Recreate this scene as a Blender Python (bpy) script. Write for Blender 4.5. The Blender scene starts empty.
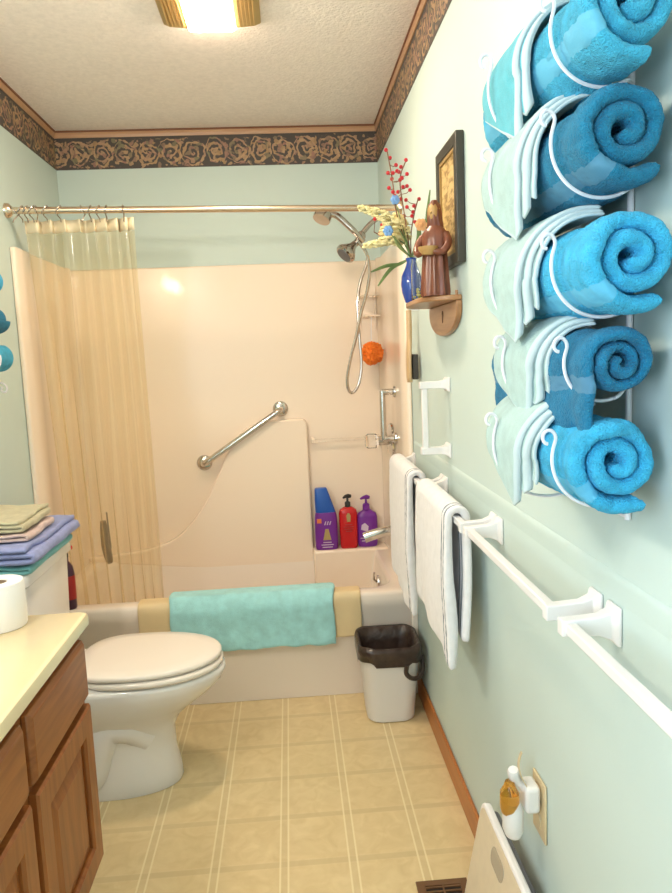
import bpy, bmesh, math, random
from mathutils import Vector, Matrix, noise
random.seed(7)
SC = bpy.context.scene
COL = SC.collection
PI = math.pi
sin, cos = math.sin, math.cos
XR, XL, D, ZC, YT, YB = .4735, -1.0265, 3.548, 2.459, 2.785, -1.3

# ------------------------------------------------------------------ materials
def nmat(name):
    m = bpy.data.materials.new(name); m.use_nodes = True
    nt = m.node_tree
    return m, nt, nt.nodes['Principled BSDF']

def N(nt, t, **kw):
    n = nt.nodes.new(t)
    for k, v in kw.items():
        if k in n.inputs.keys(): n.inputs[k].default_value = v
        else: setattr(n, k, v)
    return n

def mat(name, col, rough=.5, metal=0, var=0, scale=20, bump=0, bscale=200, stretch=(1,1,1), spec=.5, coat=0, sheen=0, detail=4, bdist=.002):
    m, nt, b = nmat(name)
    L = nt.links
    b.inputs['Base Color'].default_value = (*col, 1)
    b.inputs['Roughness'].default_value = rough
    b.inputs['Metallic'].default_value = metal
    b.inputs['Specular IOR Level'].default_value = spec
    b.inputs['Coat Weight'].default_value = coat
    if sheen:
        b.inputs['Sheen Weight'].default_value = sheen
        b.inputs['Sheen Roughness'].default_value = .5
        b.inputs['Sheen Tint'].default_value = (*[min(1, c*.5+.5) for c in col], 1)
    tc = N(nt, 'ShaderNodeTexCoord')
    mp = N(nt, 'ShaderNodeMapping'); mp.inputs['Scale'].default_value = stretch
    L.new(tc.outputs['Object'], mp.inputs['Vector'])
    if var:
        n = N(nt, 'ShaderNodeTexNoise', Scale=scale, Detail=detail)
        L.new(mp.outputs[0], n.inputs['Vector'])
        r = N(nt, 'ShaderNodeValToRGB')
        r.color_ramp.elements[0].position = .3; r.color_ramp.elements[1].position = .7
        r.color_ramp.elements[0].color = (*[max(0, c*(1-var)) for c in col], 1)
        r.color_ramp.elements[1].color = (*[min(1, c*(1+var)) for c in col], 1)
        L.new(n.outputs['Fac'], r.inputs[0]); L.new(r.outputs[0], b.inputs['Base Color'])
    if bump:
        n = N(nt, 'ShaderNodeTexNoise', Scale=bscale, Detail=3)
        L.new(mp.outputs[0], n.inputs['Vector'])
        bp = N(nt, 'ShaderNodeBump', Strength=bump, Distance=bdist)
        L.new(n.outputs['Fac'], bp.inputs['Height']); L.new(bp.outputs[0], b.inputs['Normal'])
    return m

def wood(name, c1, c2, axis='Z', scale=14, rough=.35):
    m, nt, b = nmat(name); L = nt.links
    tc = N(nt, 'ShaderNodeTexCoord'); mp = N(nt, 'ShaderNodeMapping')
    s = [5, 5, 5]; s['XYZ'.index(axis)] = .45
    mp.inputs['Scale'].default_value = s
    L.new(tc.outputs['Object'], mp.inputs['Vector'])
    n = N(nt, 'ShaderNodeTexNoise', Scale=scale, Detail=6, Distortion=.6)
    L.new(mp.outputs[0], n.inputs['Vector'])
    r = N(nt, 'ShaderNodeValToRGB')
    r.color_ramp.elements[0].position = .32; r.color_ramp.elements[1].position = .68
    r.color_ramp.elements[0].color = (*c1, 1); r.color_ramp.elements[1].color = (*c2, 1)
    L.new(n.outputs['Fac'], r.inputs[0]); L.new(r.outputs[0], b.inputs['Base Color'])
    b.inputs['Roughness'].default_value = rough
    return m

def glass(name, col=(1,1,1), rough=.02, ior=1.45):
    m, nt, b = nmat(name)
    b.inputs['Base Color'].default_value = (*col, 1)
    b.inputs['Transmission Weight'].default_value = 1
    b.inputs['Roughness'].default_value = rough
    b.inputs['IOR'].default_value = ior
    return m

def emit(name, col, s):
    m, nt, b = nmat(name)
    b.inputs['Base Color'].default_value = (.9, .9, .85, 1)
    b.inputs['Emission Color'].default_value = (*col, 1)
    b.inputs['Emission Strength'].default_value = s
    return m

def vinyl_mat():
    m, nt, b = nmat('clear_yellowed_vinyl'); L = nt.links
    nt.nodes.remove(b)
    out = nt.nodes['Material Output']
    tr = N(nt, 'ShaderNodeBsdfTransparent'); tr.inputs[0].default_value = (1, .95, .82, 1)
    di = N(nt, 'ShaderNodeBsdfTranslucent'); di.inputs[0].default_value = (.95, .80, .50, 1)
    df = N(nt, 'ShaderNodeBsdfDiffuse'); df.inputs[0].default_value = (.95, .80, .50, 1)
    gl = N(nt, 'ShaderNodeBsdfGlossy'); gl.inputs['Roughness'].default_value = .1
    a = N(nt, 'ShaderNodeMixShader'); a.inputs[0].default_value = .5
    L.new(di.outputs[0], a.inputs[1]); L.new(df.outputs[0], a.inputs[2])
    c = N(nt, 'ShaderNodeMixShader'); c.inputs[0].default_value = .22
    L.new(tr.outputs[0], c.inputs[1]); L.new(a.outputs[0], c.inputs[2])
    fr = N(nt, 'ShaderNodeLayerWeight', Blend=.12)
    mu = N(nt, 'ShaderNodeMath', operation='MULTIPLY'); mu.inputs[1].default_value = .55
    L.new(fr.outputs['Facing'], mu.inputs[0])
    ad = N(nt, 'ShaderNodeMath', operation='ADD'); ad.inputs[1].default_value = .05
    L.new(mu.outputs[0], ad.inputs[0])
    d = N(nt, 'ShaderNodeMixShader')
    L.new(ad.outputs[0], d.inputs[0]); L.new(c.outputs[0], d.inputs[1]); L.new(gl.outputs[0], d.inputs[2])
    L.new(d.outputs[0], out.inputs[0])
    return m

def math_chain(nt):
    L = nt.links
    def f(op, a, b=None, c=None):
        n = N(nt, 'ShaderNodeMath', operation=op)
        for i, v in enumerate((a, b, c)):
            if v is None: continue
            if isinstance(v, (int, float)): n.inputs[i].default_value = v
            else: L.new(v, n.inputs[i])
        return n.outputs[0]
    return f

def floor_mat():
    m, nt, b = nmat('tan_sheet_vinyl'); L = nt.links; f = math_chain(nt)
    tc = N(nt, 'ShaderNodeTexCoord'); sp = N(nt, 'ShaderNodeSeparateXYZ')
    L.new(tc.outputs['Object'], sp.inputs[0])
    def axis(o, off, pitch):
        u = f('MULTIPLY', f('ADD', o, off), 1/pitch)
        fr = f('ABSOLUTE', f('SUBTRACT', f('FRACT', f('ADD', u, .5)), .5))   # distance from the band centre in pitches
        band = f('LESS_THAN', fr, .055)
        line = f('LESS_THAN', f('ABSOLUTE', f('SUBTRACT', fr, .058)), .013)
        return band, line
    bx, lx = axis(sp.outputs[0], .078, .19)
    by, ly = axis(sp.outputs[1], -2.03, .205)
    n1 = N(nt, 'ShaderNodeTexNoise', Scale=16, Detail=6, Distortion=1.2); L.new(tc.outputs['Object'], n1.inputs['Vector'])
    r = N(nt, 'ShaderNodeValToRGB')
    r.color_ramp.elements[0].position = .3; r.color_ramp.elements[1].position = .72
    r.color_ramp.elements[0].color = (.68, .52, .27, 1); r.color_ramp.elements[1].color = (.78, .62, .35, 1)
    L.new(n1.outputs['Fac'], r.inputs[0])
    def mix(fac, a, col):
        x = N(nt, 'ShaderNodeMix', data_type='RGBA')
        L.new(fac, x.inputs[0]); L.new(a, x.inputs[6]); x.inputs[7].default_value = (*col, 1)
        return x.outputs[2]
    c = mix(f('MULTIPLY', by, .55), r.outputs[0], (.60, .46, .24))
    c = mix(f('MULTIPLY', bx, .35), c, (.63, .49, .26))
    c = mix(f('MULTIPLY', ly, .12), c, (.80, .66, .40))
    c = mix(f('MULTIPLY', lx, .75), c, (.88, .76, .50))
    L.new(c, b.inputs['Base Color'])
    b.inputs['Roughness'].default_value = .3
    return m

def border_mat(name, axis):
    m, nt, b = nmat(name); L = nt.links; f = math_chain(nt)
    tc = N(nt, 'ShaderNodeTexCoord'); sp = N(nt, 'ShaderNodeSeparateXYZ')
    n0 = N(nt, 'ShaderNodeTexNoise', Scale=22, Detail=2)
    L.new(tc.outputs['Object'], n0.inputs['Vector'])
    off = N(nt, 'ShaderNodeVectorMath', operation='MULTIPLY_ADD')
    L.new(n0.outputs['Color'], off.inputs[0]); off.inputs[1].default_value = (.05, .05, .05)
    L.new(tc.outputs['Object'], off.inputs[2])
    L.new(off.outputs[0], sp.inputs[0])
    u = f('MULTIPLY', sp.outputs[axis], 1/.105)
    par = f('FLOORED_MODULO', f('FLOOR', u), 2.0)
    sgn = f('SUBTRACT', f('MULTIPLY', par, 2.0), 1.0)
    cu = f('SUBTRACT', f('FRACT', u), .5)
    cv = f('MULTIPLY', f('SUBTRACT', sp.outputs[2], .095), 1/.105)
    cv2 = f('MULTIPLY', cv, sgn)
    r_ = f('SQRT', f('ADD', f('MULTIPLY', cu, cu), f('MULTIPLY', cv, cv)))
    th = f('ARCTAN2', cv2, cu)
    s = f('FRACT', f('SUBTRACT', f('MULTIPLY', r_, 4.6), f('MULTIPLY', th, 1/(2*PI))))
    scroll = f('MULTIPLY', f('LESS_THAN', s, .42), f('LESS_THAN', r_, .56))
    vo = N(nt, 'ShaderNodeTexVoronoi', Scale=44); L.new(off.outputs[0], vo.inputs['Vector'])
    leaf = f('LESS_THAN', vo.outputs['Distance'], .44)
    vo2 = N(nt, 'ShaderNodeTexVoronoi', Scale=90); L.new(off.outputs[0], vo2.inputs['Vector'])
    vein = f('GREATER_THAN', vo2.outputs['Distance'], .2)
    mask = f('MULTIPLY', f('MAXIMUM', scroll, f('MULTIPLY', leaf, .8)), f('ADD', f('MULTIPLY', vein, .5), .5))
    inside = f('LESS_THAN', f('ABSOLUTE', f('SUBTRACT', sp.outputs[2], .092)), .062)
    mask = f('MULTIPLY', mask, inside)
    rmp = N(nt, 'ShaderNodeValToRGB')
    e = rmp.color_ramp.elements
    e[0].position = 0; e[0].color = (.42, .25, .12, 1); e[1].position = 1; e[1].color = (.22, .20, .11, 1)
    x = e.new(.4); x.color = (.50, .32, .18, 1); x = e.new(.7); x.color = (.34, .17, .13, 1)
    sc = N(nt, 'ShaderNodeSeparateXYZ'); L.new(vo.outputs['Color'], sc.inputs[0]); L.new(sc.outputs[0], rmp.inputs[0])
    mx = N(nt, 'ShaderNodeMix', data_type='RGBA'); L.new(mask, mx.inputs[0])
    mx.inputs[6].default_value = (.075, .062, .056, 1); L.new(rmp.outputs[0], mx.inputs[7])
    L.new(mx.outputs[2], b.inputs['Base Color']); b.inputs['Roughness'].default_value = .6
    return m

def parchment_mat():
    m, nt, b = nmat('tan_print_paper'); L = nt.links; f = math_chain(nt)
    tc = N(nt, 'ShaderNodeTexCoord'); mp = N(nt, 'ShaderNodeMapping'); mp.inputs['Scale'].default_value = (1, 1, 2.2)
    L.new(tc.outputs['Object'], mp.inputs[0])
    n = N(nt, 'ShaderNodeTexNoise', Scale=34, Detail=5); L.new(mp.outputs[0], n.inputs['Vector'])
    r = N(nt, 'ShaderNodeValToRGB'); e = r.color_ramp.elements
    e[0].position = .38; e[0].color = (.30, .17, .05, 1); e[1].position = .55; e[1].color = (.66, .47, .20, 1)
    L.new(n.outputs['Fac'], r.inputs[0]); L.new(r.outputs[0], b.inputs['Base Color'])
    b.inputs['Roughness'].default_value = .5
    return m

M = {}
M['wall'] = mat('mint_wall_paint', (.60, .715, .675), .55, var=.02, scale=3, bump=.08, bscale=120)
M['ceil'] = mat('textured_ceiling', (.91, .82, .755), .9, var=.05, scale=60, bump=.6, bscale=90, bdist=.006)
M['floor'] = floor_mat()
M['crown'] = wood('peach_crown_wood', (.50, .27, .14), (.58, .33, .18), 'X', 6)
M['crown_dark'] = mat('brown_trim_edge', (.22, .085, .04), .5)
M['base'] = wood('orange_oak_trim', (.42, .14, .03), (.52, .19, .05), 'Y', 6)
M['oak'] = wood('oak_cabinet_vertical', (.22, .064, .013), (.35, .118, .028), 'Z', 9)
M['oakh'] = wood('oak_cabinet_grain_lengthwise', (.22, .064, .013), (.35, .118, .028), 'Y', 9)
M['oakdark'] = mat('oak_shadow_gap', (.10, .035, .015), .6)
M['counter'] = mat('cream_cultured_marble', (.88, .74, .47), .18, var=.05, scale=5, detail=6)
M['acrylic'] = mat('cream_acrylic', (.93, .785, .635), .22, coat=.15)
M['white_porc'] = mat('white_porcelain', (.86, .83, .80), .07, coat=.5)
M['seat'] = mat('bone_toilet_seat', (.86, .79, .71), .15)
M['white'] = mat('white_enamel', (.86, .83, .82), .3)
M['whitep'] = mat('white_plastic', (.82, .80, .78), .35)
M['wire'] = mat('white_coated_wire', (.84, .82, .86), .3)
M['chrome'] = mat('chrome', (.62, .60, .57), .12, 1)
M['nickel'] = mat('brushed_nickel', (.52, .46, .41), .14, 1)
M['rodm'] = mat('champagne_rod_metal', (.72, .58, .44), .25, 1)
M['brass'] = mat('antique_brass', (.66, .44, .17), .35, .9)
M['vinyl'] = vinyl_mat()
M['band'] = mat('cream_curtain_hem', (.86, .74, .52), .5)
M['matt'] = mat('tan_rubber_bath_mat', (.77, .60, .34), .5, var=.06, scale=8)
M['aqua'] = mat('aqua_terry', (.37, .72, .74), .95, var=.10, scale=24, bump=.9, bscale=320, sheen=.4)
TERRY = {'bright': (.045, .48, .80), 'dark': (.006, .20, .36), 'sky': (.05, .43, .66), 'bright2': (.04, .46, .78), 'dark2': (.005, .185, .36)}
for k, c in TERRY.items():
    M['t_'+k] = mat(k+'_terry', c, .95, var=.16, scale=60, bump=1, bscale=380, sheen=.12, bdist=.006)
    M['b_'+k] = mat(k+'_woven_band', tuple(min(1, x*.82+.07) for x in c), .75, bump=.3, bscale=900)
M['pale'] = mat('pale_aqua_washcloth', (.39, .54, .52), .95, var=.08, scale=50, bump=.7, bscale=420, sheen=.4)
M['paledge'] = mat('pale_cloth_stitched_edge', (.54, .65, .67), .9)
M['teal'] = mat('soft_teal_hand_towel', (.09, .42, .50), .95, var=.1, scale=50, bump=.7, bscale=420, sheen=.4)
M['wtowel'] = mat('white_terry', (.88, .86, .86), .95, var=.04, scale=40, bump=.8, bscale=380, sheen=.3)
M['stripe'] = mat('grey_blue_towel_stripe', (.20, .23, .29), .9)
M['lav'] = mat('lavender_blue_terry', (.29, .33, .60), .95, var=.1, scale=40, bump=.8, bscale=380, sheen=.3)
M['teal2'] = mat('teal_terry', (.20, .50, .50), .95, bump=.8, bscale=380, sheen=.3)
M['tan_cloth'] = mat('sage_tan_terry', (.55, .50, .33), .95, var=.1, scale=40, bump=.8, bscale=380, sheen=.3)
M['pink_cloth'] = mat('dusty_pink_terry', (.62, .47, .44), .95, var=.1, scale=40, bump=.8, bscale=380, sheen=.3)
M['paper'] = mat('toilet_paper', (.86, .83, .80), .9, bump=.2, bscale=60)
M['card'] = mat('cardboard_tube', (.35, .24, .15), .9)
M['bag'] = mat('dark_brown_bag_film', (.045, .028, .022), .28, var=.3, scale=30, bump=.5, bscale=40, bdist=.01)
M['black'] = mat('black_plastic', (.02, .02, .02), .35)
M['grey'] = mat('dark_grey_plastic', (.13, .13, .14), .5)
M['purple'] = mat('purple_plastic', (.17, .022, .30), .3)
M['blue'] = mat('blue_plastic', (.015, .10, .46), .3)
M['red'] = mat('red_plastic', (.55, .012, .016), .25)
M['gold'] = mat('gold_ink', (.42, .31, .12), .4)
M['orange_ink'] = mat('orange_ink', (.72, .20, .06), .5)
M['pale_ink'] = mat('pale_ink', (.62, .50, .66), .5)
M['violet_ink'] = mat('violet_print', (.36, .12, .45), .5)
M['pouf'] = mat('orange_mesh', (.90, .22, .02), .7)
M['clear'] = glass('clear_acrylic')
M['jarglass'] = glass('jar_glass', (.95, .97, .96))
M['amber'] = glass('amber_oil', (.85, .42, .06), .05)
M['vase'] = mat('cobalt_glaze', (.015, .06, .36), .08, coat=.6)
M['potp'] = mat('yellow_green_potpourri', (.48, .42, .06), .8, var=.5, scale=120, bump=1, bscale=120)
M['leaf'] = mat('green_leaf', (.14, .22, .07), .5, var=.2, scale=30)
M['palegreen'] = mat('pale_green_leaf', (.30, .36, .14), .5, var=.2, scale=30)
M['cream'] = mat('cream_yellow_petal', (.88, .78, .42), .7, var=.12, scale=60)
M['berry'] = mat('red_berry', (.55, .015, .03), .3)
M['twig'] = mat('brown_twig', (.20, .09, .05), .8)
M['peachf'] = mat('peach_petal', (.84, .45, .20), .7)
M['bluef'] = mat('pale_blue_petal', (.22, .42, .78), .7)
M['shelfw'] = wood('varnished_shelf_wood', (.33, .15, .06), (.46, .24, .11), 'Y', 8)
M['carve'] = wood('reddish_carved_wood', (.15, .042, .02), (.26, .085, .045), 'Z', 10, .3)
M['carvel'] = wood('ochre_carved_wood', (.45, .25, .08), (.58, .35, .13), 'Z', 10, .4)
M['frame'] = mat('black_brown_frame', (.045, .04, .03), .4)
M['gilt'] = mat('gilt_frame_lip', (.42, .27, .10), .45, .4)
M['print'] = parchment_mat()
M['brushw'] = wood('pale_brush_wood', (.55, .36, .18), (.68, .48, .28), 'Z', 8)
M['bristle'] = mat('dark_bristle', (.06, .055, .05), .9, bump=1, bscale=300)
M['dbrown'] = mat('dark_brown_wood', (.10, .065, .04), .4, var=.4, scale=30)
M['vent'] = mat('brown_painted_steel', (.16, .075, .03), .45)
M['ventdark'] = mat('vent_cavity', (.02, .012, .008), .8)
M['almond'] = mat('almond_plate', (.66, .53, .32), .4)
M['scale'] = mat('cream_scale_platform', (.74, .63, .46), .35, var=.04, scale=30)
M['scale_refl'] = mat('scale_face_reflection', (.42, .36, .28), .2)
M['lens'] = emit('lamp_lens', (1, .80, .61), 51)
M['darkred'] = mat('dark_red_bottle', (.06, .02, .045), .3)
M['redlab'] = mat('red_label', (.38, .02, .02), .4)
M['brownb'] = mat('navy_brown_base', (.05, .03, .05), .4)
M['added_winframe'] = mat('added_window_paint', (.8, .8, .8), .4)

# ------------------------------------------------------------------ mesh helpers
def finish(name, verts, faces, m, parent=None, smooth=True, mats=None, fmat=None, bevel=0, seg=2, subsurf=0, autos=40):
    off = parent.location if parent is not None and not parent.get('_sub') else Vector((0, 0, 0))
    if parent is not None and parent.get('_sub') is not None: off = Vector(parent['_sub'])
    me = bpy.data.meshes.new(name)
    me.from_pydata([Vector(v) - off for v in verts], [], faces)
    me.update()
    bm = bmesh.new(); bm.from_mesh(me)
    bmesh.ops.recalc_face_normals(bm, faces=bm.faces)
    bm.to_mesh(me); bm.free()
    for mm in (mats or [m]): me.materials.append(mm)
    if fmat:
        for p, i in zip(me.polygons, fmat): p.material_index = i
    if smooth:
        for p in me.polygons: p.use_smooth = True
    o = bpy.data.objects.new(name, me); COL.objects.link(o)
    if parent is not None: o.parent = parent
    if bevel:
        md = o.modifiers.new('Bevel', 'BEVEL'); md.width = bevel; md.segments = seg; md.limit_method = 'ANGLE'; md.angle_limit = math.radians(35)
    if subsurf:
        md = o.modifiers.new('Sub', 'SUBSURF'); md.levels = subsurf; md.render_levels = subsurf
    if smooth and not subsurf:
        try: me.set_sharp_from_angle(angle=math.radians(autos))
        except Exception: pass
    return o

class G:
    """collects verts/faces of ONE part"""
    def __init__(s): s.v = []; s.f = []; s.m = []
    def add(s, v, f, mi=0):
        b = len(s.v); s.v += [Vector(x) for x in v]; s.f += [tuple(b+i for i in q) for q in f]; s.m += [mi]*len(f); return s
    def box(s, x0, x1, y0, y1, z0, z1, mi=0):
        v = [(x, y, z) for z in (z0, z1) for y in (y0, y1) for x in (x0, x1)]
        return s.add(v, [(0,2,3,1), (4,5,7,6), (0,1,5,4), (2,6,7,3), (0,4,6,2), (1,3,7,5)], mi)
    def loops(s, rings, cap0=True, cap1=True, closed=False, mi=0):
        n = len(rings[0]); v = [p for r in rings for p in r]; f = []
        k = len(rings)
        for i in range(k if closed else k-1):
            a = i*n; b = ((i+1) % k)*n
            for j in range(n):
                j2 = (j+1) % n
                f.append((a+j, a+j2, b+j2, b+j))
        if not closed:
            if cap0: f.append(tuple(range(n))[::-1])
            if cap1: f.append(tuple(range((k-1)*n, k*n)))
        return s.add(v, f, mi)
    def tube(s, pts, r, n=8, mi=0, closed=False):
        pts = [Vector(p) for p in pts]; rs = r if isinstance(r, (list, tuple)) else [r]*len(pts)
        rings = []; up = None
        for i, p in enumerate(pts):
            if closed: t = pts[(i+1) % len(pts)] - pts[i-1]
            else: t = pts[min(i+1, len(pts)-1)] - pts[max(i-1, 0)]
            t.normalize()
            if up is None: up = t.orthogonal().normalized()
            else: up = (up - t*up.dot(t)).normalized()
            w = t.cross(up)
            rings.append([p + (up*cos(2*PI*k/n) + w*sin(2*PI*k/n))*rs[i] for k in range(n)])
        return s.loops(rings, closed=closed, mi=mi)
    def lathe(s, prof, c, axis=(0,0,1), n=24, mi=0, sx=1, sy=1, ref=None):
        a = Vector(axis).normalized(); u = Vector(ref).normalized() if ref else (Vector((1,0,0)) if abs(a.x) < .9 else Vector((0,1,0)))
        u = (u - a*u.dot(a)).normalized(); w = a.cross(u); c = Vector(c)
        rings = [[c + a*h + (u*cos(2*PI*k/n)*sx + w*sin(2*PI*k/n)*sy)*max(r, 1e-4) for k in range(n)] for r, h in prof]
        return s.loops(rings, mi=mi)
    def prism(s, poly, axis, a0, a1, mi=0):
        """poly: 2-D points in the two other axes (cyclic order x,y,z without axis), extruded from a0 to a1"""
        n = len(poly)
        def P(p, a):
            return {'x': (a, p[0], p[1]), 'y': (p[0], a, p[1]), 'z': (p[0], p[1], a)}[axis]
        v = [P(p, a0) for p in poly] + [P(p, a1) for p in poly]
        f = [tuple(range(n))[::-1], tuple(range(n, 2*n))] + [(i, (i+1) % n, n+(i+1) % n, n+i) for i in range(n)]
        return s.add(v, f, mi)
    def ball(s, c, r, mi=0, n=8, sc=(1,1,1)):
        c = Vector(c); rings = []
        for i in range(n//2+1):
            t = PI*i/(n//2); rr = max(sin(t), .001)*r
            rings.append([c + Vector((rr*cos(2*PI*k/n)*sc[0], rr*sin(2*PI*k/n)*sc[1], -cos(t)*r*sc[2])) for k in range(n)])
        return s.loops(rings, mi=mi)
    def obj(s, name, m, parent=None, **kw):
        mats = m if isinstance(m, list) else [m]
        return finish(name, s.v, s.f, None, parent, mats=mats, fmat=s.m if len(mats) > 1 else None, **kw)

def sheet(fn, us, vs, th, mi=None):
    """thick cloth: fn(u,v)->Vector centre surface, th(u,v) thickness; one closed mesh"""
    nu, nv = len(us), len(vs)
    P = [[Vector(fn(u, v)) for v in vs] for u in us]
    top = []; bot = []
    for i in range(nu):
        for j in range(nv):
            du = P[min(i+1, nu-1)][j] - P[max(i-1, 0)][j]; dv = P[i][min(j+1, nv-1)] - P[i][max(j-1, 0)]
            n = du.cross(dv)
            n = n.normalized() if n.length > 1e-12 else Vector((0, 0, 1))
            t = th(us[i], vs[j])*.5
            top.append(P[i][j] + n*t); bot.append(P[i][j] - n*t)
    v = top + bot; o = nu*nv; f = []; fm = []
    for i in range(nu-1):
        for j in range(nv-1):
            a, b, c, d = i*nv+j, i*nv+j+1, (i+1)*nv+j+1, (i+1)*nv+j
            k = mi(.5*(us[i]+us[i+1]), .5*(vs[j]+vs[j+1])) if mi else 0
            f += [(a, b, c, d), (o+d, o+c, o+b, o+a)]; fm += [k, k]
    for i in range(nu-1):
        for j in (0, nv-1):
            a, d = i*nv+j, (i+1)*nv+j
            f.append((a, d, o+d, o+a)); fm.append(mi(.5*(us[i]+us[i+1]), vs[j]) if mi else 0)
    for j in range(nv-1):
        for i in (0, nu-1):
            a, b = i*nv+j, i*nv+j+1
            f.append((a, o+a, o+b, b)); fm.append(mi(us[i], .5*(vs[j]+vs[j+1])) if mi else 0)
    g = G(); g.v = v; g.f = f; g.m = fm
    return g

def lin(a, b, n): return [a + (b-a)*i/(n-1) for i in range(n)]
def edgelin(n, e=.02):
    """0..1 with extra stations near both ends"""
    return [0, e*.15, e*.5, e] + lin(e, 1-e, n)[1:-1] + [1-e, 1-e*.5, 1-e*.15, 1]
def rnd_edge(u, e):
    d = min(u, 1-u)/e
    return 1 if d >= 1 else max(.12, math.sqrt(max(0, 1-(1-d)**2)))
def catmull(pts, n=8, closed=False):
    pts = [Vector(p) for p in pts]; out = []; k = len(pts)
    for i in range(k if closed else k-1):
        p0 = pts[(i-1) % k] if closed or i > 0 else pts[0]*2-pts[1]
        p1 = pts[i]; p2 = pts[(i+1) % k]
        p3 = pts[(i+2) % k] if closed or i+2 < k else p2*2-p1
        for j in range(n):
            t = j/n
            out.append(.5*((2*p1) + (p2-p0)*t + (2*p0-5*p1+4*p2-p3)*t*t + (3*p1-p0-3*p2+p3)*t**3))
    if not closed: out.append(pts[-1])
    return out
def resample(pts, n):
    pts = [Vector(p) for p in pts]; L = [0]
    for a, b in zip(pts, pts[1:]): L.append(L[-1] + (b-a).length)
    out = []; k = 0
    for i in range(n):
        t = L[-1]*i/(n-1)
        while k < len(L)-2 and L[k+1] < t: k += 1
        s = (t-L[k])/max(L[k+1]-L[k], 1e-9); out.append(pts[k].lerp(pts[k+1], min(1, max(0, s))))
    return out
def along(pts):
    n = len(pts)-1
    def f(u):
        x = min(max(u, 0), 1)*n; i = min(int(x), n-1); return pts[i].lerp(pts[i+1], x-i)
    return f
def nz(p, s, o=0): return noise.noise(Vector(p)*s + Vector((o, o*1.7, o*.3)))
def rrect(x0, x1, y0, y1, r, z, n=5):
    out = []
    for cx, cy, a in ((x1-r, y1-r, 0), (x0+r, y1-r, PI/2), (x0+r, y0+r, PI), (x1-r, y0+r, 1.5*PI)):
        for k in range(n+1):
            t = a + PI/2*k/n; out.append((cx+r*cos(t), cy+r*sin(t), z))
    return out
def rot_pts(g, c, axis, ang):
    R = Matrix.Rotation(ang, 3, axis); c = Vector(c)
    g.v = [c + R @ (p-c) for p in g.v]; return g

def tag(o, label, cat, group=None):
    o['label'] = label; o['category'] = cat
    if group: o['group'] = group
    return o
def thing(name, label, cat, loc, group=None):
    o = bpy.data.objects.new(name, None); COL.objects.link(o); o.location = loc
    o.empty_display_size = .05
    return tag(o, label, cat, group)
def single(name, g, m, label, cat, group=None, **kw):
    """a thing that is one mesh: origin at the middle of its base"""
    lo = Vector([min(p[i] for p in g.v) for i in range(3)]); hi = Vector([max(p[i] for p in g.v) for i in range(3)])
    c = Vector(((lo.x+hi.x)/2, (lo.y+hi.y)/2, lo.z))
    g.v = [p-c for p in g.v]
    o = g.obj(name, m, **kw); o.location = c
    return tag(o, label, cat, group)
def sub(name, g, m, part, **kw):
    """a sub-part under a part (parts sit at their thing's origin)"""
    off = part.parent.location
    g.v = [p-off for p in g.v]
    o = g.obj(name, m, **kw); o.parent = part
    return o
def struct(name, g, m, **kw):
    o = g.obj(name, m, **kw); o['kind'] = 'structure'; return o

# ------------------------------------------------------------------ room
T = .1
struct('floor', G().box(XL-T, XR+T, YB-T, D+T, -T, 0), M['floor'], smooth=False)
struct('ceiling', G().box(XL-T, XR+T, YB-T, D+T, ZC, ZC+T), M['ceil'], smooth=False)
struct('wall_right', G().box(XR, XR+T, YB-T, D+T, 0, ZC), M['wall'], smooth=False)
struct('wall_back', G().box(XL, XR, D, D+T, 0, ZC), M['wall'], smooth=False)
struct('wall_front', G().box(XL, XR, YB-T, YB, 0, ZC), M['wall'], smooth=False)
WY0, WY1, WZ0, WZ1 = -1.05, -.05, .85, 2.05
g = G()
g.box(XL-T, XL, YB-T, WY0, 0, ZC).box(XL-T, XL, WY1, D+T, 0, ZC).box(XL-T, XL, WY0, WY1, 0, WZ0).box(XL-T, XL, WY0, WY1, WZ1, ZC)
struct('wall_left', g, M['wall'], smooth=False)
g = G()
for a in ((WY0, WY0+.05, WZ0, WZ1), (WY1-.05, WY1, WZ0, WZ1), (WY0+.05, WY1-.05, WZ0, WZ0+.05), (WY0+.05, WY1-.05, WZ1-.05, WZ1), (WY0+.05, WY1-.05, 1.42, 1.46)):
    g.box(XL-.07, XL-.02, a[0], a[1], a[2], a[3])
struct('added_window_1', g, M['added_winframe'], smooth=False)  # unseen window, added to let bluish fill into the near end
g = G().box(XR-.012, XR-.0005, YB, YT-.01, .0005, .085)
struct('baseboard_right', g, M['base'], bevel=.004)
# wallpaper border + crown
ZB = 2.287; ZR = 2.428
def strip(name, axis, g, mm):
    off = Vector((0, 0, ZB)); g.v = [p-off for p in g.v]
    o = struct(name, g, mm, smooth=False); o.location = off; return o
strip('trim_1', 0, G().box(XL+.002, XR-.002, D-.002, D-.0003, ZB, ZR), border_mat('scroll_border_back', 0))
strip('trim_2', 1, G().box(XR-.002, XR-.0003, YB, D-.0025, ZB, ZR), border_mat('scroll_border_side', 1))
strip('trim_3', 1, G().box(XL+.0003, XL+.002, YB, D-.0025, ZB, ZR), border_mat('scroll_border_side_far', 1))
def crown(poly):  # poly of (distance from wall, z)
    return poly
cp = [(.0003, ZR), (.006, ZR), (.009, ZR+.012), (.010, ZC-.0005), (.0003, ZC-.0005)]
cd = [(.010, ZC-.008), (.014, ZC-.008), (.014, ZC-.0005), (.010, ZC-.0005)]
for nm, pl, mm in (('trim_4', cp, 'crown'), ('trim_5', cd, 'crown_dark')):
    g = G().prism([(D-d, z) for d, z in pl], 'x', XL+.001, XR-.001); struct(nm, g, M[mm], smooth=False)
for nm, pl, mm in (('trim_6', cp, 'crown'), ('trim_7', cd, 'crown_dark')):
    g = G().prism([(XR-d, z) for d, z in pl], 'y', YB, D-.015); struct(nm, g, M[mm], smooth=False)
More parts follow.
